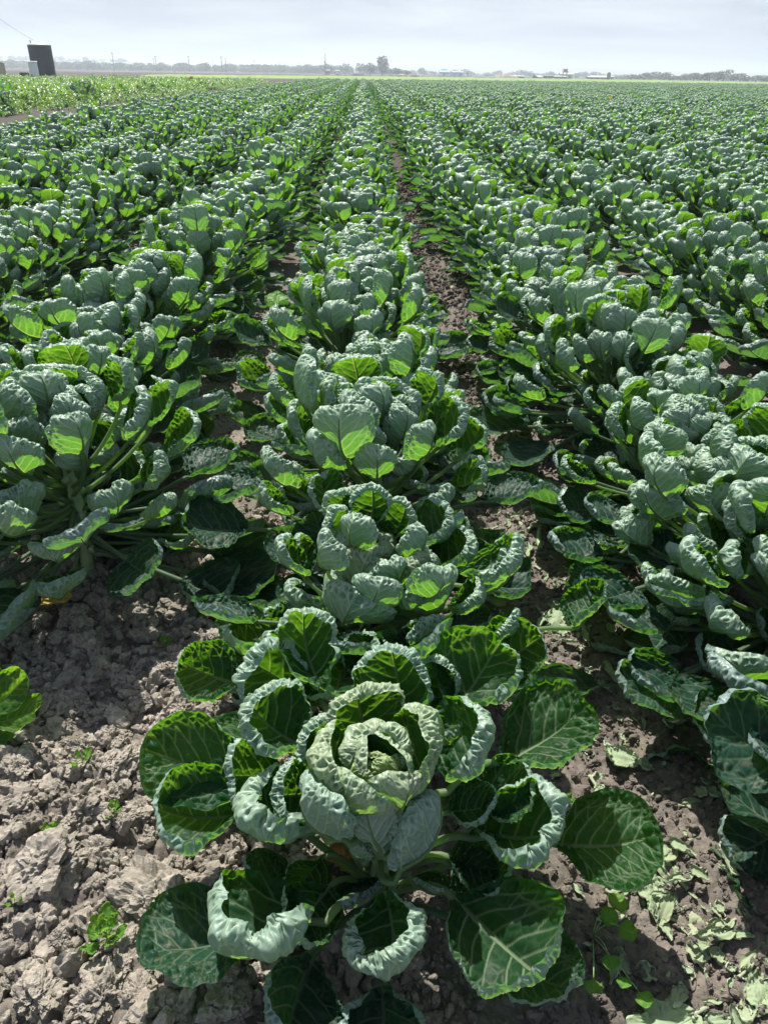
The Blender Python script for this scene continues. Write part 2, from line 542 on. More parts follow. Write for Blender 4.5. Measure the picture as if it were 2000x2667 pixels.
def blade(rng, n, L, W, th0=0.0, k1=20, tip=40, cup=30, RL=60, RR=60, twist=0, amp=0.0034, rw=0.36,
          lobes=0.0, ragged=0.0):
    """A spoon shaped leaf blade with its base at the origin, growing along +Y, upper face towards +Z, its margin
    rolled over by the angles tip, RL and RR. Returns its Geo, and the midrib for the stalk to join."""
    g1 = np.linspace(-1, 1, n)
    gu, gv = np.meshgrid(g1, g1)
    gu, gv = gu.ravel(), gv.ravel()
    a = gu * np.sqrt(1 - gv * gv / 2)
    b = gv * np.sqrt(1 - gu * gu / 2)
    lines = vein_lines(rng)
    vm, vd = vein_field(a, b, lines, 2.0 / n)
    f1, f2, _ = worley2(a + 40, b + 40, 0.185, int(rng.integers(1e6)))
    ter = (1 - sstep(0.0, 0.13, f2 - f1)) * (0.13 if n >= 40 else 0.0)
    an = np.arctan2(a, b)
    r = np.hypot(a, b)
    ph = rng.random(8) * 6.28
    out = 1 + 0.05 * np.sin(2 * an + ph[0]) + 0.035 * np.sin(3 * an + ph[1]) + 0.008 * np.sin(9 * an + ph[2])
    if ragged:
        out = out * (1 - ragged * sstep(0.42, 0.72, fbm(np.stack([np.sin(an) * 2 + 9, np.cos(an) * 2 + 9, np.full_like(an, ph[3])], 1), 3, 3)))
    hwf, hl = W / 2, L / 2
    c, sn = np.cos(an), np.sin(an)
    side = np.where(sn >= 0, RR, RL)
    R = np.where(c >= 0, side * sn * sn + tip * c * c, side * np.abs(sn) ** 1.5)
    wob = fbm(np.stack([c * 1.3 + ph[4], sn * 1.3 + ph[5], np.zeros_like(c)], 1), 2, int(ph[5] * 100))
    R = RAD(1) * R * (0.62 + 0.76 * wob)
    R = R * (0.80 + 0.40 * fbm(np.stack([c * 3.1 + ph[6], sn * 3.1 + ph[7], np.zeros_like(c)], 1), 3, 31))
    d = rw * (0.85 + 0.5 * fbm(np.stack([c * 1.7 + ph[1], sn * 1.7, np.zeros_like(c)], 1), 2, 5))
    K = 22
    X = np.zeros_like(r)
    Z = np.zeros_like(r)
    for k in range(K):
        rho = r * (k + 0.5) / K
        q_ = np.clip((rho - (1 - d)) / d, 0, 1)
        phi = RAD(cup) * rho + R * (0.55 * q_ + 0.45 * q_ * q_ * (3 - 2 * q_))
        X += np.cos(phi) * r / K
        Z += np.sin(phi) * r / K
    x = hwf * sn * X * out
    y = hl * (1 + c * X * out)
    z = (hwf * sn * sn + hl * c * c) * Z * out
    # pinched towards the stalk
    x = x * (1 - 0.42 * sstep(-0.50, -1.0, b)) * (1 + 0.08 * b)
    y = np.maximum(y, 0)
    # soft undulation and the fold along the midrib
    x_n = x / hwf
    z = z - 0.10 * hwf * np.exp(-(x_n / 0.16) ** 2) * sstep(-1, .2, -b * .8) + 0.09 * hwf * np.abs(x_n)
    M = 240
    ss = np.linspace(0, 1.15 * L, M)
    th = RAD(th0) + RAD(k1) * ss / L
    ds = ss[1] - ss[0]
    my = np.concatenate([[0], np.cumsum(np.cos(th))[:-1] * ds])
    mz = np.concatenate([[0], np.cumsum(np.sin(th))[:-1] * ds])
    y0, z0, ths = np.interp(y, ss, my), np.interp(y, ss, mz), np.interp(y, ss, th)
    tw_ = RAD(twist) * y / L
    Nn = np.stack([np.zeros_like(y), -np.sin(ths), np.cos(ths)], 1)
    Bn = np.tile(np.array([1.0, 0, 0]), (len(y), 1))
    ct, st_ = np.cos(tw_)[:, None], np.sin(tw_)[:, None]
    Nn, Bn = ct * Nn + st_ * Bn, ct * Bn - st_ * Nn
    P = np.stack([np.zeros_like(y), y0, z0], 1) + x[:, None] * Bn + z[:, None] * Nn
    G = P.reshape(n, n, 3)
    nrm = np.cross(np.gradient(G, axis=1), np.gradient(G, axis=0)).reshape(-1, 3)
    nrm /= np.linalg.norm(nrm, axis=1)[:, None] + 1e-12
    # puckered tissue between the veins, strongest towards the margin
    edge = 0.16 + 0.84 * sstep(0.50, 0.85, r)
    cell = sstep(0.0, 0.6, f2 - f1) * sstep(0.0, 0.08, vd)
    soft = fbm(np.stack([a * 2.4 + ph[0], b * 2.4 + ph[1], np.zeros_like(a)], 1), 2, int(ph[2] * 50)) - 0.5
    disp = amp * edge * (cell - 0.4) * 1.5 * (1 - 0.85 * sstep(0.88, 1.0, r)) + soft * L * 0.10 * sstep(0.1, 0.7, r)
    ruf = fbm(np.stack([c * 3.0 + ph[3], sn * 3.0 + ph[4], r * 1.5], 1), 3, 61) - 0.5
    pit = fbm(np.stack([a * 13 + ph[1], b * 13 + ph[2], np.zeros_like(a)], 1), 2, 77) - 0.5
    disp = disp + sstep(0.55, 1.0, r) * L * 0.060 * ruf + edge * amp * 0.9 * pit * (1 - sstep(0.86, 1.0, r)) - vm * amp * 0.30
    if lobes:
        disp = disp + lobes * L * np.sin(an * 4 + ph[5]) * sstep(0.4, 1.0, r)
    P = P + nrm * disp[:, None]
    idx = np.arange(n * n).reshape(n, n)
    q = np.stack([idx[:-1, :-1].ravel(), idx[:-1, 1:].ravel(), idx[1:, 1:].ravel(), idx[1:, :-1].ravel()], 1)
    g = Geo()
    g.add(P, [q], np.clip(np.maximum(vm, ter), 0, 1))
    # raised rib on the under face, following the blade's own midline
    m = 9 if n >= 40 else 5
    br = np.linspace(-1, 0.62, m)
    rows = np.clip(((br + 1) / 2 * (n - 1)).round().astype(int), 0, n - 1)
    mid = P.reshape(n, n, 3)[rows, n // 2]
    off = nrm.reshape(n, n, 3)[rows, n // 2]
    rad = np.interp(np.linspace(0, 1, m), [0, 1], [1.0, 0.16])
    return g, mid, off, rad


def petiole_into(g, path, rad, rib, off, ribrad, seg):
    full = np.vstack([path, (rib - off * (ribrad * rad * 0.45)[:, None])[1:]])
    rr = np.concatenate([np.interp(np.linspace(0, 1, len(path)), [0, 0.15, 1], [rad * 1.5, rad * 1.1, rad]), (ribrad * rad)[1:]])
    V, F = tube(full, rr, seg, True, 0.8)
    g.add(V, F, 0.85)
    return g


def leaf_geo(rng, n, L, W, P, pr=0.0055, th0=12, **kw):
    """Stalk and blade; origin where the stalk leaves the stem, growing along +Y."""
    g, rib, off, rr = blade(rng, n, L, W, th0=th0, **kw)
    m = 7 if n >= 40 else 3
    u = np.linspace(0, 1, m)
    path = np.stack([np.zeros(m), u * P, RAD(th0) * P * 0.5 * u ** 2.2], 1)
    sh = np.array([0, P, path[-1, 2]])
    out = Geo()
    out.join(g, Matrix.Translation(sh))
    petiole_into(out, path, pr, rib + sh, off, rr, 8 if n >= 40 else 4)
    return out


# leaf kinds by age: (L, W, stalk, parameters)
def leaf_params(cls, rng):
    u = lambda a, b: a + (b - a) * rng.random()
    if cls == 'outer':
        return dict(L=u(.16, .195), W=u(.155, .19), P=u(.22, .31), th0=u(2, 14), k1=u(0, 28), tip=u(20, 110), cup=u(8, 30),
                    RL=u(5, 110), RR=u(5, 110), twist=u(-25, 25), amp=u(.003, .0055), rw=u(.34, .55))
    if cls == 'mid':
        return dict(L=u(.145, .175), W=u(.14, .175), P=u(.17, .26), th0=u(14, 28), k1=u(8, 34), tip=u(75, 140), cup=u(22, 48),
                    RL=u(40, 125), RR=u(40, 125), twist=u(-22, 22), amp=u(.0045, .0075), rw=u(.42, .66))
    if cls == 'upper':
        return dict(L=u(.14, .165), W=u(.135, .165), P=u(.10, .15), th0=u(12, 24), k1=u(12, 36), tip=u(85, 145), cup=u(25, 50),
                    RL=u(50, 125), RR=u(50, 125), twist=u(-18, 18), amp=u(.005, .008), rw=u(.45, .68))
    if cls == 'inner':
        return dict(L=u(.115, .145), W=u(.115, .15), P=u(.06, .10), th0=u(10, 20), k1=u(25, 45), tip=u(100, 150), cup=u(35, 60),
                    RL=u(60, 130), RR=u(60, 130), twist=u(-12, 12), amp=u(.005, .008), rw=u(.45, .65))
    return dict(L=u(.07, .09), W=u(.075, .095), P=u(.012, .025), th0=u(8, 15), k1=u(50, 75), tip=u(80, 130), cup=u(60, 85),
                RL=u(50, 110), RR=u(50, 110), twist=u(-10, 10), amp=.0055, rw=.55)


CLS_MAT = {'outer': M_OLD, 'mid': M_LEAF, 'upper': M_LEAF, 'inner': M_LEAF, 'heart': M_YOUNG}
NVAR = {'outer': 6, 'mid': 8, 'upper': 7, 'inner': 5, 'heart': 3}
LODS = (84, 54, 24)
LEAVES = {}
FAR_GEO = {}
for cls, cnt in NVAR.items():
    for v in range(cnt):
        sd_ = 1000 * (1 + list(NVAR).index(cls)) + v
        par = leaf_params(cls, np.random.default_rng(sd_))
        for li, n in enumerate(LODS):
            LEAVES[cls, v, li] = leaf_geo(np.random.default_rng(sd_ + 77), n, **par).mesh('leaf', CLS_MAT[cls])
        FAR_GEO[cls, v] = leaf_geo(np.random.default_rng(sd_ + 77), 10, **par)


def stem_geo(h, rng):
    k = 9
    u = np.linspace(0, 1, k)
    g = Geo()
    V, F = tube(np.stack([0.006 * np.sin(u * 5), 0.006 * np.cos(u * 4) - .006, u * h], 1), np.interp(u, [0, .3, 1], [.016, .021, .012]), 8)
    g.add(V, F, 0.5)
    # buds in the leaf axils
    for i in range(14):
        z = 0.05 + (h - 0.1) * i / 14
        az = i * 2.39996
        V, F = ball(8, 6, 0.011 + .004 * rng.random())
        g.add(V + np.array([math.cos(az) * .026, math.sin(az) * .026, z]), F, 0.25)
    return g


def ball(nu, nv, r):
    v = [(0, 0, -r)]
    for i in range(1, nv):
        ph = -math.pi / 2 + math.pi * i / nv
        for j in range(nu):
            th = 2 * math.pi * j / nu
            v.append((r * math.cos(ph) * math.cos(th), r * math.cos(ph) * math.sin(th), r * math.sin(ph)))
    v.append((0, 0, r))
    top = len(v) - 1
    q, t = [], []
    for j in range(nu):
        t.append((0, 1 + (j + 1) % nu, 1 + j))
        t.append((top, 1 + (nv - 2) * nu + j, 1 + (nv - 2) * nu + (j + 1) % nu))
        for i in range(nv - 2):
            q.append((1 + i * nu + j, 1 + i * nu + (j + 1) % nu, 1 + (i + 1) * nu + (j + 1) % nu, 1 + (i + 1) * nu + j))
    return np.array(v), [np.array(q), np.array(t)] if q else [np.array(t)]


STEMS = [stem_geo(0.40, np.random.default_rng(5 + i)).mesh('stem', M_STEM) for i in range(3)]


def plant_spec(seed):
    """Leaf placements from the lowest leaf to the heart: (class, variant, matrix)."""
    rng = np.random.default_rng(seed)
    az = rng.random() * 6.28
    spec = []
    #            count  height     tilt      scale      scatter of tilt
    for cls, cnt, h0, h1, t0, t1, s0, s1, st_ in (
            ('outer', 14, .12, .22, -16, 12, .95, 1.15, 7), ('mid', 7, .10, .18, -10, 12, .85, 1.05, 8), ('mid', 18, .20, .30, 4, 38, .92, 1.15, 7),
            ('upper', 18, .28, .36, 34, 64, .90, 1.1, 6), ('inner', 8, .335, .375, 58, 74, .92, 1.1, 4), ('heart', 4, .385, .395, 66, 80, .95, 1.05, 3)):
        for i in range(cnt):
            g = i / cnt
            az += 2.39996 + rng.normal(0, .18)
            h, tilt, s = h0 + (h1 - h0) * g, t0 + (t1 - t0) * g + rng.normal(0, st_), s0 + (s1 - s0) * rng.random()
            mat = (Matrix.Translation((math.cos(az) * .012, math.sin(az) * .012, h)) @ Matrix.Rotation(az - math.pi / 2, 4, 'Z')
                   @ Matrix.Rotation(RAD(tilt), 4, 'X') @ Matrix.Rotation(rng.normal(0, .22), 4, 'Y') @ Matrix.Scale(s, 4))
            spec.append((cls, int(rng.integers(NVAR[cls])), mat))
    return spec


SPECS = [plant_spec(300 + i) for i in range(10)]


def make_plant(loc, rz, scale, spec, lod, stem=0):
    """A sprout plant: an Empty at the foot of its stem, the stem and every leaf a child."""
    root = empty('sprout_plant', loc, rz)
    root.scale = scale
    link('stem', STEMS[stem % 3], root)
    for cls, v, mat in spec:
        link('leaf', LEAVES[cls, v, lod], root, mat)
    return root


# ------------------------------------------------------------------ scatter: one object of kind stuff
def scatter(name, pts, rots, scales, idx, sources):
    """pts (n x 3) each carrying one of the source objects; one object, instanced by geometry nodes."""
    me = bpy.data.meshes.new(name)
    me.vertices.add(len(pts))
    me.vertices.foreach_set('co', np.asarray(pts, np.float32).ravel())
    for nm, typ, dat in (('rot', 'FLOAT_VECTOR', rots), ('scl', 'FLOAT_VECTOR', scales), ('pick', 'INT', idx)):
        at = me.attributes.new(nm, typ, 'POINT')
        at.data.foreach_set('value' if typ == 'INT' else 'vector', np.asarray(dat, np.int32 if typ == 'INT' else np.float32).ravel())
    o = link(name, me)
    ng = bpy.data.node_groups.new(name + '_nodes', 'GeometryNodeTree')
    ng.interface.new_socket('Geometry', in_out='INPUT', socket_type='NodeSocketGeometry')
    ng.interface.new_socket('Geometry', in_out='OUTPUT', socket_type='NodeSocketGeometry')
    n, l = ng.nodes, ng.links
    gi, go = n.new('NodeGroupInput'), n.new('NodeGroupOutput')
    g2i = n.new('GeometryNodeGeometryToInstance')
    for s in reversed(sources):
        oi = n.new('GeometryNodeObjectInfo')
        oi.inputs['Object'].default_value = s
        l.new(oi.outputs['Geometry'], g2i.inputs[0])
    iop = n.new('GeometryNodeInstanceOnPoints')
    iop.inputs['Pick Instance'].default_value = True
    l.new(gi.outputs[0], iop.inputs['Points'])
    l.new(g2i.outputs[0], iop.inputs['Instance'])
    def attr(nm, typ):
        a = n.new('GeometryNodeInputNamedAttribute')
        a.data_type = typ
        a.inputs['Name'].default_value = nm
        return next(s_ for s_ in a.outputs if s_.enabled and s_.name == 'Attribute')
    l.new(attr('pick', 'INT'), iop.inputs['Instance Index'])
    e2r = n.new('FunctionNodeEulerToRotation')
    l.new(attr('rot', 'FLOAT_VECTOR'), e2r.inputs[0])
    l.new(e2r.outputs[0], iop.inputs['Rotation'])
    l.new(attr('scl', 'FLOAT_VECTOR'), iop.inputs['Scale'])
    l.new(iop.outputs[0], go.inputs[0])
    md = o.modifiers.new('scatter', 'NODES')
    md.node_group = ng
    return o


def source(name, me):
    return bpy.data.objects.new(name, me)       # never linked to the scene: only its shape is borrowed


def in_view(X, Y, Z=0.3, mx=0.06):
    """Whether points fall in the frame (with a margin), by the camera above."""
    R3 = np.array(cam.matrix_world.to_3x3())
    v = np.stack([X, Y, Z - CAM_H + np.zeros_like(X)], -1) @ R3
    z = -v[..., 2]
    fx, fy = v[..., 0] / np.maximum(z, 1e-6) * 1940 / 1000, v[..., 1] / np.maximum(z, 1e-6) * 1940 / 1333.5
    return (z > 0.05) & (np.abs(fx) < 1 + mx) & (np.abs(fy) < 1 + mx)
# ------------------------------------------------------------------ ground
def axis(dense0, dense1, step, lo, hi, grow=1.16):
    a = list(np.arange(dense0, dense1, step))
    st, x = step, a[-1]
    while x < hi:
        st *= grow
        x += st
        a.append(min(x, hi))
    st, x = step, a[0]
    pre = []
    while x > lo:
        st *= grow
        x -= st
        pre.append(max(x, lo))
    return np.array(pre[::-1] + a)


ROW0, ROW_GAP = -0.06, 1.25


def soil_height(x, y):
    p = np.stack([x, y, np.zeros_like(x)], 1)
    near = 1 - sstep(4.5, 9.0, np.hypot(x, y))
    ph = (x - ROW0) / ROW_GAP - 0.5
    furrow = -0.045 * np.cos(np.pi * np.clip((ph - np.round(ph)) * 2.4, -.5, .5)) ** 2
    inside = sstep(-8.2, -7.9, x) * (1 - sstep(1e3, 1.2e3, np.abs(x)))
    bare = sstep(-0.05, -0.30, x) * sstep(-1.9, -1.3, x) * (1 - sstep(1.7, 2.3, y))    # the rough end of the bed
    z = furrow * inside * (1 - bare) + (fbm(p * 7, 4, 3) - .5) * 0.028
    f1, f2, idn = worley2(x + 50, y + 50, 0.085, 4)
    g1, g2, idm = worley2(x + 50.3 + 0.01 * np.sin(30 * y), y + 50, 0.036, 8)
    lump = sstep(0.0, 0.45, f2 - f1) * (0.3 + idn) * 0.026 + sstep(0, .4, g2 - g1) * (.2 + idm) * 0.012
    crumb = sstep(0, .4, g2 - g1) * (.1 + idm) * 0.010
    z = z + near * (bare * lump + (1 - bare) * crumb) + near * (fbm(p * 55, 3, 9) - .5) * 0.010
    return z - 0.012


gx = axis(-1.35, 1.30, 0.0075, -2900, 2900)
gy = axis(0.45, 2.75, 0.0075, -80, 4300)
GX, GY = np.meshgrid(gx, gy)
gz = soil_height(GX.ravel(), GY.ravel())
# far ground lies dead flat
gr = Geo()
nx, ny = len(gx), len(gy)
ii = np.arange(nx * ny).reshape(ny, nx)
gr.add(np.stack([GX.ravel(), GY.ravel(), gz], 1),
       [np.stack([ii[:-1, :-1].ravel(), ii[:-1, 1:].ravel(), ii[1:, 1:].ravel(), ii[1:, :-1].ravel()], 1)])
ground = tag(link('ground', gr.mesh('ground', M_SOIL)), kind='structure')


def zat(x, y):
    return float(soil_height(np.array([x]), np.array([y]))[0])


# ------------------------------------------------------------------ the crop
HERO = [  # base xyz, tip xyz, width, midrib bend, tip curl, cup, roll of either margin
    (-0.208, 1.051, 0.240, -0.427, 1.088, 0.270, 0.155, 10, 15, 20, 10, 60),
    (-0.228, 0.988, 0.200, -0.399, 0.977, 0.240, 0.155, 15, 70, 35, 110, 60),
    (-0.067, 0.918, 0.220, -0.226, 0.936, 0.300, 0.185, 30, 110, 60, 110, 70),
    (-0.196, 0.819, 0.100, -0.354, 0.775, 0.120, 0.175, 5, 10, 15, 0, 40),
    (-0.070, 0.806, 0.140, -0.233, 0.740, 0.200, 0.200, 30, 100, 50, 120, 40),
    (0.058, 0.853, 0.160, 0.031, 0.674, 0.200, 0.150, 40, 90, 60, 70, 110),
    (0.178, 0.845, 0.140, 0.282, 0.711, 0.170, 0.190, 15, 70, 25, 40, 90),
    (0.246, 0.783, 0.080, 0.357, 0.710, 0.100, 0.140, 10, 40, 30, 60, 20),
    (0.397, 0.963, 0.140, 0.519, 0.947, 0.170, 0.170, 10, 15, 15, 10, 10),
    (0.215, 0.936, 0.200, 0.374, 0.903, 0.280, 0.155, 25, 110, 45, 90, 110),
    (0.281, 1.052, 0.280, 0.457, 1.131, 0.340, 0.155, 10, 20, 25, 20, 50),
    (0.163, 0.967, 0.300, 0.242, 1.038, 0.420, 0.165, 30, 60, 40, 20, 110),
    (0.177, 1.135, 0.320, 0.289, 1.260, 0.400, 0.165, 15, 50, 30, 20, 90),
    (0.080, 1.125, 0.340, 0.058, 1.204, 0.450, 0.150, 25, 100, 40, 60, 90),
    (0.005, 1.064, 0.360, -0.014, 1.102, 0.450, 0.150, 30, 110, 45, 90, 70),
    (-0.110, 1.062, 0.300, -0.211, 1.106, 0.380, 0.150, 30, 90, 40, 90, 60),
    (-0.091, 1.202, 0.300, -0.245, 1.233, 0.400, 0.150, 40, 110, 40, 60, 110),
    (-0.089, 1.171, 0.340, -0.133, 1.308, 0.460, 0.140, 30, 90, 50, 20, 110),
    (-0.036, 0.940, 0.350, -0.097, 0.941, 0.445, 0.140, 30, 90, 50, 45, 45),
    (-0.007, 0.976, 0.380, -0.024, 0.981, 0.465, 0.130, 35, 95, 50, 55, 55),
    (0.058, 0.974, 0.390, 0.073, 0.976, 0.470, 0.110, 40, 100, 60, 70, 100),
    (0.102, 0.960, 0.350, 0.139, 1.007, 0.465, 0.150, 30, 85, 45, 60, 55),
    (-0.024, 0.861, 0.290, -0.079, 0.874, 0.365, 0.140, 30, 80, 40, 60, 30),
    (0.059, 0.830, 0.220, 0.145, 0.906, 0.350, 0.105, 30, 50, 40, 30, 60),
    (-0.101, 0.787, 0.050, -0.117, 0.690, 0.060, 0.150, 20, 60, 40, 90, 40),
    (0.040, 0.746, 0.050, 0.032, 0.653, 0.050, 0.150, 30, 90, 50, 50, 100),
    (0.002, 1.301, 0.280, 0.002, 1.363, 0.360, 0.100, 20, 60, 40, 40, 40),
    (0.143, 1.332, 0.280, 0.147, 1.385, 0.360, 0.110, 20, 60, 40, 40, 40),
    (0.291, 1.374, 0.220, 0.393, 1.386, 0.300, 0.150, 10, 40, 30, 30, 60),
    (-0.310, 1.409, 0.160, -0.418, 1.423, 0.200, 0.140, 10, 40, 30, 60, 30),
    (-0.001, 0.898, 0.190, -0.025, 0.896, 0.250, 0.060, 20, 30, 40, 40, 40),
    (0.042, 0.901, 0.110, -0.010, 0.860, 0.120, 0.090, 5, 20, 30, 30, 30),
    (0.097, 0.891, 0.130, 0.143, 0.880, 0.120, 0.070, 5, 20, 30, 30, 30),
    (0.172, 0.913, 0.150, 0.230, 0.883, 0.150, 0.080, 5, 20, 30, 40, 30),
    (-0.144, 0.900, 0.100, -0.215, 0.918, 0.130, 0.090, 10, 40, 30, 40, 30),
    (-0.060, 1.088, 0.280, -0.091, 1.076, 0.330, 0.110, 20, 60, 40, 60, 60),
    (-0.083, 0.947, 0.130, -0.107, 0.913, 0.120, 0.090, 10, 40, 30, 40, 40),
    (0.039, 0.862, 0.260, 0.013, 0.871, 0.355, 0.110, 25, 80, 35, 50, 70),
    (0.092, 0.869, 0.250, 0.093, 0.891, 0.345, 0.090, 25, 70, 45, 40, 50),
    (-0.170, 1.058, 0.240, -0.250, 1.017, 0.290, 0.120, 15, 60, 30, 50, 50),
    (0.228, 1.008, 0.230, 0.307, 0.990, 0.270, 0.110, 15, 50, 30, 50, 60),
    (0.173, 1.181, 0.300, 0.156, 1.224, 0.370, 0.110, 20, 80, 40, 60, 60),
    (-0.100, 0.987, 0.270, -0.162, 0.940, 0.330, 0.110, 20, 80, 40, 60, 60),
    (0.174, 0.930, 0.150, 0.249, 0.895, 0.170, 0.110, 10, 60, 30, 50, 60),
    (-0.068, 0.880, 0.130, -0.103, 0.821, 0.140, 0.110, 10, 50, 30, 50, 50),
    (0.166, 0.964, 0.240, 0.214, 0.962, 0.260, 0.090, 10, 40, 40, 40, 40),
]
HERO_STEM = Vector((0.03, 0.945, zat(0.03, 0.945)))


# the open heart: a few small leaves standing in rings round a hollow centre
for cnt, r_, W_, zb, zt, a0, tip_, cup_ in ((4, .064, .120, .365, .450, .9, 58, 34), (4, .036, .076, .372, .434, .25, 62, 42), (3, .012, .046, .385, .428, .6, 60, 60)):
    for i in range(cnt):
        a_ = a0 + i * 2 * math.pi / cnt + .22 * math.sin(i * 5.1)
        dz = -.022 if math.sin(a_) < -.2 else .008 * math.sin(i * 3.3)
        cx_, cy_ = .021 + math.cos(a_) * r_, .912 + math.sin(a_) * r_
        HERO.append((.021 + (cx_ - .021) * .72, .912 + (cy_ - .912) * .72, zb, cx_ + math.cos(a_) * .006, cy_ + math.sin(a_) * .006, zt + dz, W_, 18, tip_, cup_, 42, 42))


def hero_plant():
    root = empty('sprout_plant', HERO_STEM)
    tag(root, 'big open sprout plant filling the lower middle, its whole rosette seen from above', 'plant', 'sprout plants in rows')
    st = stem_geo(0.40, np.random.default_rng(3))
    link('stem', st.mesh('stem', M_STEM), root)
    for i, (bx, by, bz, tx, ty, tz, W, k1, tip, cup, RL, RR) in enumerate(HERO):
        rng = np.random.default_rng(4000 + i)
        B, T = Vector((bx, by, bz)) - HERO_STEM, Vector((tx, ty, tz)) - HERO_STEM
        ch = T - B
        reach = ch.length
        heart = W < 0.135 and bz > 0.362
        m_ = float(rng.uniform(.95, 1.4)) if bz < .35 else 1.05
        if not heart: RL, RR, tip = min(170, RL * m_), min(170, RR * m_), min(165, tip * m_)
        W = W * (1.02 + 0.22 * (RL + RR) / 250) * (1.18 if bz > .35 else 1.26)
        L = max(reach * (1.14 + 0.24 * tip / 125), W * 0.95)
        d = ch.normalized()
        spare = W * 0.95 - reach * (1.14 + 0.24 * tip / 125)
        if bz > .30 and spare > 0:
            B = B - d * spare * .8                      # short reach: the rest of the blade sits lower, behind its neighbours
        inward = Vector((-B.x, -B.y, 0))
        inward = inward.normalized() if inward.length > .02 else Vector((0, 0, 1))
        nn = Vector((0, 0, .62)) + inward * .78
        nn = (nn - d * nn.dot(d)).normalized()
        e1 = d.cross(nn)
        rot = Matrix((e1, d, nn)).transposed().to_4x4()
        g, rib, off, rr = blade(rng, 100, L, W, rw=float(rng.uniform(.40, .56)), th0=-0.5 * k1, k1=k1, tip=tip, cup=cup, RL=RL, RR=RR,
                                twist=float(rng.normal(0, 6)), amp=0.0042 if heart else float(rng.uniform(.0065, .0095)))
        mat = Matrix.Translation(B) @ rot
        out = Geo().join(g, mat)
        M3 = np.array(mat)
        ribw = rib @ M3[:3, :3].T + M3[:3, 3]
        offw = off @ M3[:3, :3].T
        # stalk from the stem to the blade's base, arriving along the midrib
        tang = Vector(ribw[1] - ribw[0]).normalized()
        z0 = min(max(0.03, B.z - 0.55 * math.hypot(B.x, B.y) - .01), .38)
        az = math.atan2(B.y, B.x)
        A = Vector((math.cos(az) * .014, math.sin(az) * .014, z0))
        c = (B - A).length * .45
        u = np.linspace(0, 1, 9)[:, None]
        p0, p1, p2, p3 = (np.array(q) for q in (A, A + (B - A) * .35, B - tang * c * .8, B))
        path = (1 - u) ** 3 * p0 + 3 * u * (1 - u) ** 2 * p1 + 3 * u * u * (1 - u) * p2 + u ** 3 * p3
        petiole_into(out, path, 0.0035 + 0.018 * W, ribw, offw, rr, 8)
        mt = M_YOUNG if heart and W < .11 else M_INNER if bz > .34 else M_OLD if bz < .13 else M_LEAF
        link('leaf', out.mesh('leaf', mt), root)
    return root


hero = hero_plant()

# every other plant: rows run along +Y, a hand's breadth of scatter in each
ORD = ('first second third fourth fifth sixth seventh eighth ninth tenth eleventh twelfth thirteenth fourteenth fifteenth sixteenth '
       'seventeenth eighteenth nineteenth twentieth').split()
TENS = {2: 'twenty', 3: 'thirty', 4: 'forty', 5: 'fifty', 6: 'sixty'}


def ordinal(i):
    if i <= 20: return ORD[i - 1]
    if i % 10 == 0: return {3: 'thirtieth', 4: 'fortieth', 5: 'fiftieth', 6: 'sixtieth'}[i // 10]
    return TENS[i // 10] + '-' + ORD[i % 10 - 1]


def field_end(x):
    return 124 + 0.7 * x if x < 60 else 166 + 0.55 * (x - 60)


plants = []                                     # x, y, row, place in row
for k in range(-5, 98):
    x0 = ROW0 + k * ROW_GAP
    rg = np.random.default_rng(900 + k)
    y = {0: 1.62, -1: 2.12, 1: 0.78}.get(k, 0.7 + rg.random() * .5)
    y = max(y, (abs(x0) - 2.6) / 0.80)
    j = 1
    while y < field_end(x0):
        dx = rg.normal(0, .05 if y < 3 else .07)
        if k < 0: dx += 0.14
        if k == 0 and y > 3: dx += .03
        if k == 1: dx += (-.035 if y > 1.3 else .06)
        if k == 0 and y < 3: dx = .09 + .3 * dx
        if k == -1: dx += 0.16 * math.exp(-(y - 2.1) / .5)
        if rg.random() > .015:
            plants.append((x0 + dx, y, k, j))
        y += (0.50 if k == 0 and y < 2.6 else 0.37) * (1 + rg.normal(0, .08))
        j += 1
PL = np.array(plants)
vis = in_view(PL[:, 0], PL[:, 1], 0.35) | in_view(PL[:, 0] - .45 * np.sign(PL[:, 0]), PL[:, 1] + .1, 0.2)
beside = ~vis & (in_view(PL[:, 0], PL[:, 1], 0.35, .4) | in_view(PL[:, 0] - 1.4 * np.sign(PL[:, 0]), PL[:, 1], 0.2))
dist = np.hypot(PL[:, 0], PL[:, 1])
order = np.argsort(dist)
PV, PB = PL[order][vis[order]], PL[beside]
near, far = PV[:292], np.concatenate([PV[292:], PB])
rg = np.random.default_rng(55)


def row_words(k):
    if k == 0: return 'the row that starts at the big open plant'
    if k == -1: return 'the row beyond the dry clods'
    if k == 1: return 'the row across the leaf-strewn furrow'
    return 'the %s row out on the %s side' % (ordinal(abs(k)), 'tank' if k < 0 else 'shrub')


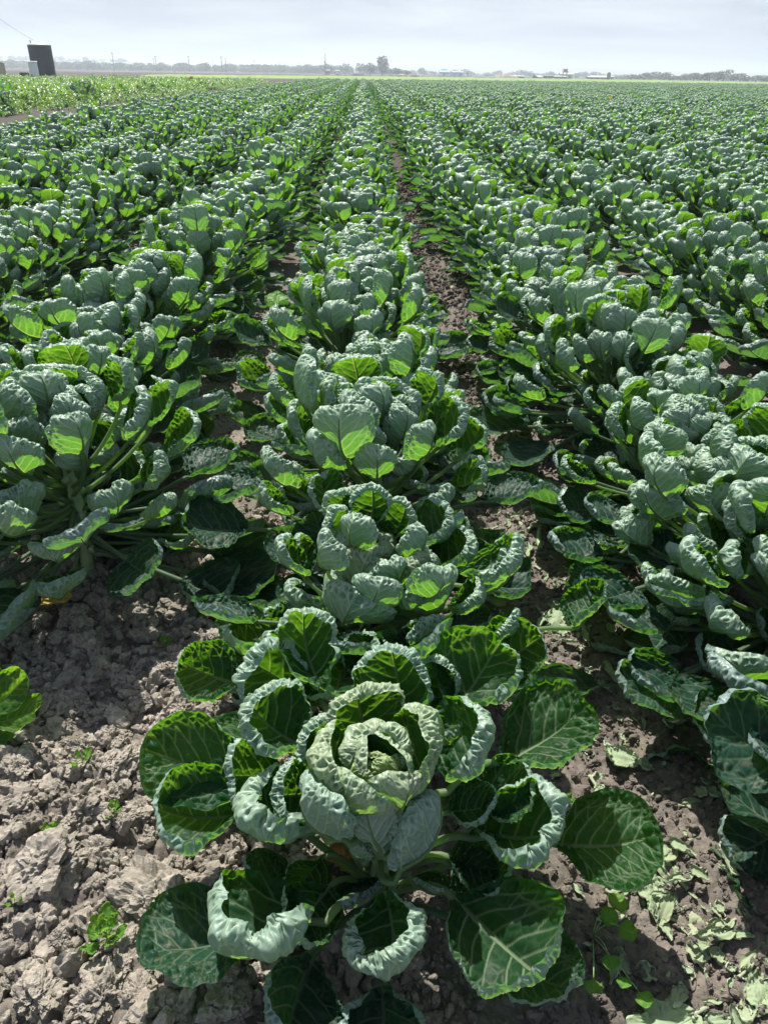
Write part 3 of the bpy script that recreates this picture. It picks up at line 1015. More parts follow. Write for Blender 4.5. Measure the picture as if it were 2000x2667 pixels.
seen = {}
for x, y, k, j in near:
    k = int(k)
    seen[k] = seen.get(k, 0) + 1
    dd = math.hypot(x, y)
    lod = 0 if dd < 2.7 else 1 if dd < 6.0 else 2
    sp = SPECS[int(rg.integers(len(SPECS)))]
    s = 1.02 + .22 * rg.random()
    if k == 0 and dd < 2: s = .98
    if k == 0 and dd < 1.95:
        # the next rosettes in the row have the same open habit as the first
        root = empty('sprout_plant', (x, y, zat(x, y)), (2.4, 4.1, 1.2)[seen[k] % 3])
        q = (1.02, 1.0, 1.06)[seen[k] % 3]
        root.scale = (q, q, q * 1.0)
        for ch in hero.children:
            c = ch.copy()
            COL.objects.link(c)
            c.parent = root
        for cls, v, m4 in [t for t in sp if t[0] == 'outer'] + [t for t in sp if t[0] in ('mid', 'upper')][::2]:
            link('leaf', LEAVES[cls, v, 0], root, m4)
    else:
        root = make_plant((x, y, zat(x, y) - .01), rg.random() * 6.28, (s, s, s * (.86 + .20 * rg.random())), sp, lod, int(rg.integers(3)))
    root.rotation_euler.x, root.rotation_euler.y = (float(rg.normal(0, .07)), float(rg.normal(0, .07))) if dd > 2.6 else (0, 0)
    if dd < 3.6 and k in (-1, 1) and y > 1.15:
        # old leaves sag onto the soil on the furrow side
        for q in range((3 if y < 2 else 4) if k == 1 else 5):
            a = (math.pi if k == 1 else -.5) + rg.normal(0, .75) - root.rotation_euler.z
            m4 = (Matrix.Translation((0, 0, .10 + .10 * rg.random())) @ Matrix.Rotation(a - math.pi / 2, 4, 'Z')
                  @ Matrix.Rotation(RAD(-24 + 26 * rg.random()), 4, 'X') @ Matrix.Rotation(rg.normal(0, .5), 4, 'Y') @ Matrix.Scale(1.0 + .3 * rg.random(), 4))
            link('leaf', LEAVES['outer', int(rg.integers(NVAR['outer'])), lod], root, m4)
    if dd < 3.2 and k in (-1, 1) and y > 1.15:
        # skirts of lower leaves at the open end of the row
        for q in range(9 if k == -1 else 6):
            a = -1.57 + rg.normal(0, .65) - root.rotation_euler.z
            m4 = (Matrix.Translation((0, 0, .12 + .12 * rg.random())) @ Matrix.Rotation(a - math.pi / 2, 4, 'Z')
                  @ Matrix.Rotation(RAD(-14 + 36 * rg.random()), 4, 'X') @ Matrix.Rotation(rg.normal(0, .4), 4, 'Y') @ Matrix.Scale(.85 + .3 * rg.random(), 4))
            link('leaf', LEAVES['mid', int(rg.integers(NVAR['mid'])), lod], root, m4)
    i = seen[k] + (1 if k == 0 else 0)
    tag(root, '%s sprout plant along %s' % (ordinal(i), row_words(k)), 'plant', 'sprout plants in rows')

# the field beyond: thousands of the same plants, nobody could count them
far_src = []
for i, sp in enumerate(SPECS[:8]):
    g = Geo()
    mats = [M_OLD, M_LEAF, M_YOUNG]
    for cls, v, mat in sp:
        if cls == 'outer' and i % 2: continue
        fg = FAR_GEO[cls, v]
        mi = mats.index(CLS_MAT[cls])
        before = len(g.m)
        g.join(fg, mat)
        for q in range(before, len(g.m)): g.m[q] = np.full(len(g.m[q]), mi)
    far_src.append(source('sprout_plant_far', g.mesh('sprout_plant_far', mats)))
nf = len(far)
s = 1.05 + .20 * rg.random(nf)
sprout_field = tag(scatter('sprout_field', np.stack([far[:, 0], far[:, 1], np.full(nf, -.02)], 1),
                           np.stack([rg.normal(0, .07, nf), rg.normal(0, .07, nf), rg.random(nf) * 6.28], 1),
                           np.stack([s, s, s * (.94 + .2 * rg.random(nf))], 1), rg.integers(0, 8, nf), far_src), kind='stuff')
# ------------------------------------------------------------------ clods and crumbs of the tilled soil
import bmesh


def ico(sub):
    bm = bmesh.new()
    bmesh.ops.create_icosphere(bm, subdivisions=sub, radius=1.0)
    V = np.array([v.co[:] for v in bm.verts])
    F = np.array([[v.index for v in f.verts] for f in bm.faces])
    bm.free()
    return V, F


def clod_mesh(seed, sub, crack=True):
    """A broken lump of clay: a few flat fracture faces, worn edges, a pitted and cracked skin."""
    rng = np.random.default_rng(seed)
    V, F = ico(sub)
    r = np.full(len(V), 9.0)
    for _ in range(11):
        nrm = rng.normal(size=3)
        nrm /= np.linalg.norm(nrm)
        dd = V @ nrm
        rr = np.where(dd > .05, (0.62 + .38 * rng.random()) / np.maximum(dd, .05), 9.0)
        r = np.minimum(r, rr)
    r = np.minimum(r, 1.2)
    o = rng.random(3) * 50
    r = r * (0.90 + 0.24 * (fbm(V * 1.7 + o, 3, seed) - .5)) + 0.30 * (fbm(V * 6.0 + o, 5, seed + 3, .75) - .5)
    # broken facets: each patch of the skin set in, out or tilted against the next, with cracks between
    for cnt, amt, tiltm in ((26, .15, .13), (120, .085, .30)):
        C = rng.normal(size=(cnt, 3))
        C /= np.linalg.norm(C, axis=1)[:, None]
        Vd = V + .16 * np.stack([fbm(V * 3 + o + q * 9, 2, seed + q) - .5 for q in range(3)], 1)
        dd = np.stack([((Vd - c) ** 2).sum(1) for c in C], 1)
        srt = np.sort(dd, axis=1)
        near = dd.argmin(1)
        til = rng.normal(size=(cnt, 3)) * tiltm
        r = r + amt * (rng.random(cnt) - .5)[near] + ((V - C[near]) * til[near]).sum(1)
        if crack: r = r - amt * .8 * (1 - sstep(0, .05 if cnt < 50 else .02, np.sqrt(srt[:, 1]) - np.sqrt(srt[:, 0])))
    r = np.clip(r, .3, 1.35)
    W = V * r[:, None] * np.array([1.15, 0.95, 0.72])
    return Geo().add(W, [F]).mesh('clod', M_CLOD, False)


CLODS = [clod_mesh(40 + i, 5 if i < 5 else 4) for i in range(14)]
rc = np.random.default_rng(21)
BIG = [(-0.646, 1.143, .056), (-0.664, 1.001, .069), (-0.432, 0.930, .063), (-0.577, 1.282, .038), (-0.701, 1.348, .044), (-0.631, 1.283, .035),
       (-0.594, 1.511, .03), (-0.487, 1.473, .025), (-0.813, 1.739, .036), (-0.899, 1.855, .038), (-0.774, 1.128, .03), (-0.52, 0.949, .021),
       (-0.462, 0.801, .033), (-0.597, 0.748, .043), (-0.49, 0.739, .049), (-0.412, 0.752, .034), (-0.252, 0.739, .049), (-0.75, 1.002, .024),
       (-0.515, 1.158, .033), (-0.59, 1.193, .026), (-0.842, 1.279, .037), (-0.828, 1.49, .036), (-0.778, 1.505, .033), (-0.538, 1.607, .043),
       (-0.682, 1.591, .031), (-0.587, 1.059, .027), (-0.544, 1.251, .03), (-0.383, 0.822, .024), (-0.463, 0.859, .028), (-0.685, 0.878, .03),
       (-0.596, 0.853, .022), (-0.495, 1.233, .02), (-0.627, 1.374, .023), (-0.568, 1.347, .023), (-0.298, 0.978, .03), (-0.334, 0.942, .025)]


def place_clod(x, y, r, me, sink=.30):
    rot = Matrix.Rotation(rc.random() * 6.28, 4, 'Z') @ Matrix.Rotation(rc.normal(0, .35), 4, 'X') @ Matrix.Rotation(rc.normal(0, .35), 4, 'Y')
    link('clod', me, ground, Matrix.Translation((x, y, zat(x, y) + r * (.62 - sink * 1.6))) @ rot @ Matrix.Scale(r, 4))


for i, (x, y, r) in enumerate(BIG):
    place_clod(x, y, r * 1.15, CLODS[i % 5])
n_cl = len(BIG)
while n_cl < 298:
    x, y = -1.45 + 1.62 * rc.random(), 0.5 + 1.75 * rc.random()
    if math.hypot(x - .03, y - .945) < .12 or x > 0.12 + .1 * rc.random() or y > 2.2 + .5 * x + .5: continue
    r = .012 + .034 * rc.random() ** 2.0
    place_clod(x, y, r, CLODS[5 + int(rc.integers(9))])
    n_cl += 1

BITS = [source('crumb', clod_mesh(90 + i, 3, False)) for i in range(6)]


def crumbs(name, n, xr, yr, r0, r1, pw, keep):
    x = xr[0] + (xr[1] - xr[0]) * rc.random(n)
    y = yr[0] + (yr[1] - yr[0]) * rc.random(n) ** 1.3
    ok = keep(x, y)
    x, y = x[ok], y[ok]
    r = r0 + (r1 - r0) * rc.random(len(x)) ** pw
    z = soil_height(x, y) + r * .2
    return tag(scatter(name, np.stack([x, y, z], 1), rc.random((len(x), 3)) * 6.28, np.stack([r, r * (.8 + .4 * rc.random(len(x))), r], 1),
                       rc.integers(0, 6, len(x)), BITS), kind='stuff')


crumbs('soil_crumbs', 15000, (-1.5, .2), (.45, 2.6), .003, .016, 2.6, lambda x, y: x < .05 + .14 * rc.random(len(x)))
crumbs('rough_crumbs', 2600, (-1.5, .15), (.45, 2.5), .010, .030, 1.8, lambda x, y: (x < .02) & (np.hypot(x - .03, y - .945) > .1))
crumbs('furrow_crumbs', 20000, (.05, 1.3), (.5, 5.0), .0022, .015, 2.8, lambda x, y: x > 0.02 * rc.random(len(x)) * y)
crumbs('path_crumbs', 9000, (.2, 1.0), (3.6, 14.0), .004, .024, 2.6, lambda x, y: x < 9)
crumbs('bed_crumbs', 5000, (-1.3, -.25), (2.3, 6.0), .003, .016, 2.5, lambda x, y: x < 9)


# ------------------------------------------------------------------ fallen leaves, stalks, seedlings
def flat_leaf(seed, n, L, W, mat, ragged=.3, curl=(10, 50), lobes=.03, P=.05):
    rng = np.random.default_rng(seed)
    return leaf_geo(rng, n, L, W, P, pr=.004, th0=4, k1=float(rng.uniform(-25, 15)), tip=float(rng.uniform(*curl)), cup=float(rng.uniform(-15, 15)),
                    RL=float(rng.uniform(*curl)), RR=float(rng.uniform(*curl)), twist=float(rng.uniform(-30, 30)), amp=.003, ragged=ragged, lobes=lobes)


def lay(name, me, x, y, rz, label, cat, group, tilt=0.0, roll=0.0, up=.012):
    o = link(name, me)
    o.matrix_world = (Matrix.Translation((x, y, zat(x, y) + up)) @ Matrix.Rotation(rz, 4, 'Z') @ Matrix.Rotation(tilt, 4, 'X') @ Matrix.Rotation(roll, 4, 'Y'))
    return tag(o, label, cat, group)


G_FALL = 'fallen leaves in the furrow'
FALLEN = [  # x, y, length, width, turn, curl range, label
    (0.53, 2.50, .21, .20, 2.2, (20, 70), 'pale fallen leaf spread flat in the furrow just past the cut stalk'),
    (0.62, 2.68, .16, .15, 1.0, (30, 90), 'smaller pale fallen leaf with a lifted edge beyond the cut stalk'),
    (0.70, 2.50, .15, .12, 4.1, (60, 120), 'crumpled grey-green fallen leaf touching the cut stalk'),
    (0.64, 2.20, .17, .15, 0.4, (10, 40), 'torn pale leaf pressed into the furrow short of the cut stalk'),
    (0.70, 2.02, .17, .11, 2.7, (30, 60), 'narrow torn leaf beside the sagging old leaves'),
    (0.80, 1.57, .26, .15, 1.60, (100, 170), 'long rolled-up leaf lying across the furrow on its stalk'),
    (0.83, 1.72, .14, .13, 5.1, (20, 60), 'flattened pale leaf behind the long rolled-up leaf'),
    (0.575, 1.28, .075, .045, 3.4, (15, 40), 'small pointed pale leaf alone on the bare trodden soil'),
    (0.735, 1.29, .10, .085, 1.2, (40, 90), 'curled pale scrap at the edge of the big blue-green leaf'),
    (0.66, 1.04, .11, .09, 2.9, (10, 60), 'upper pale leaf of the loose string of scraps in the furrow'),
    (0.71, 0.97, .13, .10, 0.5, (20, 70), 'broad torn leaf with a folded rim among the furrow scraps'),
    (0.63, 0.92, .09, .085, 4.4, (10, 40), 'flat bluish leaf lowest in the string of furrow scraps'),
    (0.79, 1.05, .15, .13, 3.6, (10, 50), 'dull leaf half in shade beneath the neighbouring row'),
    (0.66, 0.735, .15, .12, 2.0, (15, 60), 'yellowish torn leaf nearest the bottom edge of the picture'),
    (0.71, 0.69, .12, .09, 5.4, (10, 60), 'second yellowish leaf overlapping the nearest torn one'),
    (0.60, 3.15, .15, .13, 1.1, (20, 80), 'pale leaf lying where the furrow narrows under the leaves'),
    (0.55, 3.75, .15, .13, 3.0, (20, 80), 'far pale leaf on the last open strip of furrow soil'),
]
for i, (x, y, L, W, rz, curl, lab) in enumerate(FALLEN):
    g = flat_leaf(600 + i, 50, L, W, M_LITTER, .30 if i not in (5,) else .05, curl, .03 if i != 5 else .0, .03 if i != 5 else .12)
    lay('fallen_leaf', g.mesh('fallen_leaf', M_LITTER if i not in (5, 12) else M_OLD), x, y, rz, lab, 'leaf', G_FALL, rc.normal(0, .08), rc.normal(0, .12))

SHRED = [source('shred', flat_leaf(700 + i, 16, .04 + .012 * i, .045 - .003 * i, M_LITTER, .25, (40, 170), .03, .002).mesh('shred', M_LITTER)) for i in range(6)]
n = 1000
y = .62 + 11.0 * rc.random(n) ** 2.2
x = .66 + .14 * rc.normal(size=n) + .05 * np.sin(y * 2)
ok = (x > .36) & (x < 1.15)
x, y = x[ok], y[ok]
s = .25 + .9 * rc.random(len(x)) ** 1.7
tag(scatter('leaf_litter', np.stack([x, y, soil_height(x, y) + .006], 1), np.stack([rc.normal(0, .25, len(x)), rc.normal(0, .25, len(x)), rc.random(len(x)) * 6.28], 1),
            np.stack([s, s, s], 1), rc.integers(0, 6, len(x)), SHRED), kind='stuff')

for i, (x, y, L, W, rz, mat, lab) in enumerate([
        (-.06, .97, .11, .08, 2.4, M_BROWN, 'dead brown leaf under the big open plant, on the clod side of its stem'),
        (.185, .975, .10, .06, 4.2, M_BROWN, 'dead brown leaf under the big open plant, on the furrow side of its stem'),
        (.02, .985, .08, .06, 1.1, M_BROWN, 'crumpled brown leaf lying against the stem of the big open plant'),
        (-.94, 1.98, .13, .10, 2.9, M_YELLOW, 'yellowed dying leaf on the clods under the neighbouring row'),
        (1.0, 1.42, .12, .10, 2.4, M_BROWN, 'brown withered leaf in shade beneath the dark sagging leaves')]):
    g = flat_leaf(760 + i, 50, L, W, mat, .25, (30, 100), .05, .03)
    lay('dead_leaf', g.mesh('dead_leaf', mat), x, y, rz, lab, 'leaf', 'dead leaves on the soil', .15, .2, .03)

for i, (x, y, L, r, rz, lab) in enumerate([
        (.665, 2.33, .17, .011, 1.35, 'thick cut leaf stalk lying lengthwise in the furrow'),
        (.645, 2.47, .05, .008, .4, 'short stub of cut stalk on the pale fallen leaf'),
        (.90, 2.44, .22, .009, .25, 'long pale stalk lying among the sagging old leaves')]):
    u = np.linspace(0, 1, 7)
    V, F = tube(np.stack([u * L, .008 * np.sin(u * 3), .004 * u], 1), np.interp(u, [0, 1], [r, r * .75]), 9, True, .8)
    g = Geo().add(V, F, .6)
    lay('cut_stalk', g.mesh('cut_stalk', M_STEM), x, y, rz, lab, 'stalk', 'cut stalks', 0, 0, .014)

SEEDL = [leaf_geo(np.random.default_rng(800 + i), 22, .026, .019, .012, pr=.0009, th0=10, k1=30, tip=20, cup=10, RL=10, RR=10, amp=.0012, ragged=.25, lobes=.05).mesh('leaf', M_SMALL) for i in range(4)]
for i, (x, y, s, nl, lab) in enumerate([
        (-.70, 1.085, 1.15, 9, 'bright nettle-like seedling beside the large cracked clod'),
        (-.565, 1.125, .9, 6, 'small bright seedling in the hollow behind the large cracked clod'),
        (-.69, 1.285, .95, 7, 'dull seedling partly shaded between clods near the young plant'),
        (-.50, .845, 1.6, 14, 'largest bright weed seedling, growing in front of the pale broken clod'),
        (-.71, .925, .75, 5, 'thin seedling with two long leaves nearest the clod corner'),
        (-.59, 1.73, .9, 6, 'seedling in the shade of the neighbouring row on the clods'),
        (.50, 1.20, .8, 9, 'tiny green weed tuft on the trodden soil beside the big plant'),
        (.44, 1.22, .5, 7, 'fainter tiny weed tuft tight against the big plant')]):
    root = empty('weed_seedling', (x, y, zat(x, y) + .004))
    tag(root, lab, 'weed', 'weed seedlings')
    V, F = tube([(0, 0, -.005), (0, .001, .012 * s), (.001, 0, .028 * s)], [.0013 * s, .0011 * s, .0006 * s], 6)
    link('stem', Geo().add(V, F, .5).mesh('stem', M_STEM), root)
    for q in range(nl):
        az = q * 2.4 + rc.normal(0, .2)
        m4 = (Matrix.Translation((0, 0, .004 + .022 * s * q / nl)) @ Matrix.Rotation(az, 4, 'Z') @ Matrix.Rotation(RAD(8 + 50 * q / nl), 4, 'X')
              @ Matrix.Scale(s * (1.05 - .5 * q / nl) * (.85 + .3 * rc.random()), 4))
        link('leaf', SEEDL[q % 4], root, m4)

MALW = [leaf_geo(np.random.default_rng(820 + i), 30, .036, .044, .006, pr=.0011, th0=5, k1=10, tip=15, cup=-12, RL=15, RR=15, amp=.0018, lobes=.07).mesh('leaf', M_SMALL) for i in range(3)]


def mallow(x, y, spots, s, lab):
    root = empty('mallow_weed', (x, y, zat(x, y)))
    tag(root, lab, 'weed', 'mallow weeds')
    for q, (dx, dy, h) in enumerate(spots):
        u = np.linspace(0, 1, 6)
        P = np.stack([dx * u ** 1.3, dy * u ** 1.3, h * (1 - (1 - u) ** 1.6)], 1)
        st = link('stem', Geo().add(*tube(P, .0013 * s, 6), .5).mesh('stem', M_STEM), root)
        az = math.atan2(dy, dx)
        link('leaf', MALW[q % 3], root, Matrix.Translation(P[-1]) @ Matrix.Rotation(az - 1.57, 4, 'Z') @ Matrix.Rotation(RAD(-8 + 14 * rc.random()), 4, 'X') @ Matrix.Scale(s * (.75 + .45 * rc.random()), 4))


mallow(.475, .875, [(.0, .0, .07), (.03, -.02, .08), (.005, -.06, .06), (.02, -.10, .05), (-.03, -.10, .045), (.05, -.12, .035), (.04, .03, .05)], .9,
       'bright mallow weed growing out from beneath the big open plant')
mallow(-.50, 4.18, [(0, 0, .36), (.08, -.07, .34), (-.08, -.05, .32), (.03, -.14, .28), (.14, .0, .32), (-.05, -.17, .25), (.0, .09, .38)], 3.0,
       'tall bright mallow weed standing in the gap between two rows')


# the stunted young plant at the edge of the frame
YP = empty('sprout_plant', (-.985, 1.37, zat(-.985, 1.37)), 0)
tag(YP, 'stunted young sprout plant with a few smooth leaves among the dry clods', 'plant', 'sprout plants in rows')
ysm = stem_geo(.10, np.random.default_rng(9))
link('stem', ysm.mesh('stem', M_STEM), YP)
YL = [leaf_geo(np.random.default_rng(850 + i), 60, .15, .085 + .02 * (i % 2), .06, pr=.004, th0=6, k1=12, tip=20 + 30 * (i % 2), cup=12, RL=20, RR=25, amp=.0018).mesh('leaf', M_TENDER) for i in range(3)]
for q, (az, tilt, h, s) in enumerate([(4, 16, .045, 1.05), (30, 30, .06, 1.0), (78, 40, .075, .95), (130, 20, .05, .9), (200, 15, .05, 1), (300, 2, .035, .6), (345, -4, .03, .55), (255, 12, .05, .8)]):
    link('leaf', YL[q % 3], YP, Matrix.Translation((0, 0, h)) @ Matrix.Rotation(RAD(az - 90), 4, 'Z') @ Matrix.Rotation(RAD(tilt), 4, 'X') @ Matrix.Rotation(rc.normal(0, .3), 4, 'Y') @ Matrix.Scale(s, 4))
# ------------------------------------------------------------------ the weedy plot beside the track
M_WEED = leaf_material('weed_leaf', (0.060, 0.125, 0.028), (0.12, 0.185, 0.07), (0.24, 0.34, 0.10), (0.21, 0.40, 0.03), tf=0.40, rough=.36)


def strip_leaf(g, az, tilt, L, w, base=(0, 0, 0), bend=50, m=0):
    k = 5
    u = np.linspace(0, 1, k)
    th = RAD(tilt) - RAD(bend) * u
    d = L / (k - 1)
    rr = np.concatenate([[0], np.cumsum(np.cos(th[:-1]) * d)])
    zz = np.concatenate([[0], np.cumsum(np.sin(th[:-1]) * d)])
    ww = w * np.array([.25, .8, 1.0, .75, .08]) / 2
    ca, sa = math.cos(az), math.sin(az)
    V = []
    for i in range(k):
        for sgn in (-1, 0, 1):
            V.append((base[0] + rr[i] * ca - sgn * ww[i] * sa, base[1] + rr[i] * sa + sgn * ww[i] * ca, base[2] + zz[i] + abs(sgn) * ww[i] * .35))
    q = [(i * 3 + j, i * 3 + j + 1, i * 3 + j + 4, i * 3 + j + 3) for i in range(k - 1) for j in range(2)]
    g.add(V, [np.array(q)], 0, m)


def tuft(seed, n, h, L, w):
    rng = np.random.default_rng(seed)
    g = Geo()
    for i in range(n):
        f = i / n
        strip_leaf(g, rng.random() * 6.28, 20 + 65 * rng.random(), L * (.6 + .6 * rng.random()), w * (.6 + .7 * rng.random()),
                   (rng.normal(0, .05), rng.normal(0, .05), h * f), 30 + 70 * rng.random())
    return g


TUFTS = [source('weed_tuft', tuft(30 + i, 26, (.22, .34, .15)[i % 3], (.20, .26, .17)[i % 3], (.035, .045, .06)[i % 3]).mesh('weed_tuft', M_WEED)) for i in range(6)] + [source('weed_tuft', tuft(50 + i, 18, .30, .20, .10).mesh('weed_tuft', M_LEAF)) for i in range(2)]
rw = np.random.default_rng(77)
n = 30000
yy = 14 + 104 * np.sqrt(rw.random(n))
xx = -12.3 - (yy * .60 - 5) * rw.random(n)
xx, yy = xx + rw.normal(0, .2, n), yy
ok = in_view(xx, yy, .3, .2) & (vnoise(np.stack([xx * .35, yy * .35, np.zeros(n)], 1), 3) > .12)
xx, yy = xx[ok], yy[ok]
n = len(xx)
edge = sstep(0, 2.2, -12.2 - xx)
s = (.6 + 1.0 * rw.random(n) ** 1.6) * (.55 + .45 * edge) * (0.85 + .5 * vnoise(np.stack([xx * .2, yy * .2, np.zeros(n)], 1), 5))
tag(scatter('weeds', np.stack([xx, yy, np.full(n, -.03)], 1), np.stack([np.zeros(n), np.zeros(n), rw.random(n) * 6.28], 1),
            np.stack([s, s, s], 1), np.where(rw.random(n) < .13, 6 + rw.integers(0, 2, n), rw.integers(0, 6, n)), TUFTS), kind='stuff')
# self-sown sprout plants standing dark among the weeds
for i, (x, y, s, lab) in enumerate([
        (-13.6, 42.5, 1.5, 'dark bolted sprout plant, highest of the clump among the yellow-green weeds'),
        (-14.5, 43.2, 1.25, 'dark sprout plant leaning on the highest one among the weeds'),
        (-13.0, 31.0, 1.15, 'dark sprout plant low at the weed edge beside the bare track'),
        (-13.4, 25.5, 1.1, 'dark sprout plant near the picture border at the foot of the weeds'),
        (-13.8, 56.0, 1.15, 'dark sprout plant in the weeds between the clump and the orange flag'),
        (-18.5, 40.0, .9, 'dark sprout plant buried in weeds below the big tank')]):
    r = make_plant((x, y, -.02), i * 1.3, (s, s, s * 1.15), SPECS[i], 2, i)
    tag(r, lab, 'plant', 'self-sown sprout plants in the weeds')

M_POST = plain_material('weathered_post', (.24, .20, .17), .8, .3, 8)
M_STEEL = plain_material('dull_steel', (.34, .36, .38), .5, .2, 5, .6)
M_WHITE = plain_material('white_paint', (.80, .80, .79), .5, .12, 3)
M_TAN = plain_material('tan_board', (.56, .44, .31), .7, .15, 4)
M_TANK = plain_material('black_poly_tank', (.016, .020, .032), .55, .2, 2, spec=.3)
M_LID = plain_material('tank_lid', (.30, .36, .27), .55, .2, 3)
M_ORANGE = plain_material('orange_flag', (.85, .26, .05), .6, .1)
M_DARK = plain_material('dark_window', (.03, .035, .04), .25, .2)
M_RUBBER = plain_material('tyre_rubber', (.03, .03, .03), .8, .2)


def part(name, g, mat, parent, smooth=False):
    return link(name, g.mesh(name, mat, smooth), parent)


# marker flag in the weeds
fl = tag(empty('marker_flag', (-16.6, 82.7, 0)), 'small orange flag on a wire in the weedy plot', 'flag')
part('wire', Geo().add(*tube([(0, 0, -.05), (0, 0, .5), (0, 0, .98)], .012, 6)), M_STEEL, fl, True)
gq = Geo()
u = np.linspace(0, 1, 5)
V = [(.30 * a, .03 * math.sin(a * 5), .72 + .24 * b) for b in (0, 1) for a in u] + [(.30 * a, .03 * math.sin(a * 5) + .006, .72 + .24 * b) for b in (0, 1) for a in u]
gq.add(V, [np.array([(i, i + 1, i + 6, i + 5) for i in range(4)] + [(10 + i + 1, 10 + i, 10 + i + 5, 10 + i + 6) for i in range(4)])])
part('flag_cloth', gq, M_ORANGE, fl)

# ------------------------------------------------------------------ tank, boxes and the wire
tx, ty, tr, thh = -42.1, 115.0, 1.42, 4.05
tk = tag(empty('water_tank', (tx, ty, 0)), 'tall black cylindrical water tank with a pale domed lid behind the weeds', 'tank')
prof = [(0.0, tr), (.04, tr + .02), (1.3, tr + .02), (1.33, tr + .012), (1.37, tr + .012), (1.4, tr + .02), (2.6, tr + .02), (2.63, tr + .012), (2.67, tr + .012), (2.7, tr + .02), (3.84, tr + .02), (3.9, tr)]


def lathe(prof, seg=40, close=True):
    V, q, t = [], [], []
    for z, r in prof:
        for j in range(seg):
            a = 2 * math.pi * j / seg
            V.append((r * math.cos(a), r * math.sin(a), z))
    for i in range(len(prof) - 1):
        for j in range(seg):
            k = (j + 1) % seg
            q.append((i * seg + j, i * seg + k, (i + 1) * seg + k, (i + 1) * seg + j))
    if close:
        V.append((0, 0, prof[-1][0]))
        t = [(len(V) - 1, (len(prof) - 1) * seg + j, (len(prof) - 1) * seg + (j + 1) % seg) for j in range(seg)]
    return Geo().add(V, [np.array(q)] + ([np.array(t)] if t else []))


part('shell', lathe(prof), M_TANK, tk, True)
part('lid', lathe([(3.905, tr + .06), (3.98, tr + .06), (4.08, tr * .8), (4.2, tr * .45), (4.25, .3), (4.32, .28)]), M_LID, tk, True)
part('vent', Geo().join(lathe([(3.98, .06), (4.40, .06), (4.41, .11), (4.47, .11)], 12), Matrix.Translation((-.95, -.2, 0))), M_STEEL, tk, True)
cb = tag(empty('utility_cabinet', (-39.6, 105, 0), .25), 'white upright equipment cabinet standing against the black tank', 'cabinet')
part('body', rbox(Geo(), -.48, .48, -.34, .34, .12, 1.96, .07), M_WHITE, cb)
part('hood', rbox(Geo(), -.53, .53, -.39, .39, 1.965, 2.12, .06), M_WHITE, cb)
part('plinth', box(Geo(), -.6, .6, -.45, .45, -.05, .115), plain_material('concrete', (.42, .41, .39), .85, .2, 4), cb)
part('door', box(Geo(), -.38, .38, -.372, -.343, .25, 1.85), M_WHITE, cb)
pm = tag(empty('pump_box', (-41.2, 106, 0)), 'low dark pump housing beside the white cabinet', 'pump')
part('housing', rbox(Geo(), -.5, .45, -.35, .35, -.02, .95, .08), M_TANK, pm)
part('pipe', Geo().add(*tube([(.45, 0, .5), (.75, 0, .5), (.95, .1, .35), (1.0, .2, -.05)], .07, 10)), M_STEEL, pm, True)
tb = tag(empty('panel_board', (-43.4, 105, 0), -.1), 'tan wooden panel board on posts at the picture border', 'board')
part('board', rbox(Geo(), -.36, .28, -.05, .05, .45, 1.98, .03), M_TAN, tb)
part('side', rbox(Geo(), .285, .42, -.09, .12, .30, 1.93, .03), M_TAN, tb)
for sx in (-.28, .22):
    part('post', box(Geo(), sx - .05, sx + .05, .055, .155, -.1, 1.9), M_POST, tb)
wi = tag(empty('overhead_wire', (-42.6, 115, 4.47)), 'thin drooping wire rising from the tank towards the sky corner', 'wire')
p0, p1 = np.array((0, 0, 0.0)), np.array((8.0, -46.0, 6.2))
u = np.linspace(0, 1, 30)[:, None]
wp = p0 + (p1 - p0) * u - np.array((0, 0, 1.6)) * (4 * u * (1 - u)) * .5
part('cable', Geo().add(*tube(wp, .012, 6)), M_RUBBER, wi, True)
ip = wp[20]
part('insulator', Geo().join(lathe([(-.16, .02), (-.14, .05), (.14, .05), (.16, .02)], 10), Matrix.Translation(ip) @ Matrix.Rotation(1.2, 4, 'X')), M_RUBBER, wi, True)

# flowering weed out in the crop
fw = tag(empty('flowering_mustard', (10.26, 36.8, 0)), 'yellow-flowered mustard clump standing out of the sprout rows', 'plant')
gs, gf = Geo(), Geo()
for i in range(16):
    x, y, h = rw.normal(0, .28), rw.normal(0, .2), .60 + .26 * rw.random()
    gs.add(*tube([(x * .4, y * .4, 0), (x * .8, y * .8, h * .6), (x, y, h)], .008, 5), .5)
    for q in range(12):
        a = rw.random(3) * 6.28
        M4 = Matrix.Translation((x + rw.normal(0, .045), y + rw.normal(0, .045), h - .15 * rw.random())) @ Matrix.Rotation(a[0], 4, 'Z') @ Matrix.Rotation(a[1], 4, 'X')
        c = [M4 @ Vector(p) for p in ((-.022, -.022, 0), (.022, -.022, .006), (.022, .022, 0), (-.022, .022, .006))]
        gf.add([tuple(v) for v in c], [np.array([(0, 1, 2, 3)])])
part('stem', gs, M_STEM, fw, True)
part('blossom', gf, plain_material('mustard_petals', (.72, .66, .05), .6, .1), fw)

# ------------------------------------------------------------------ the flat land beyond
def sheet(name, pts, z, mat, sub=1):
    g = Geo()
    g.add([(x, y, z) for x, y in pts], [np.array([list(range(len(pts)))])])
    return tag(link(name, g.mesh(name, mat, False)), kind='structure')


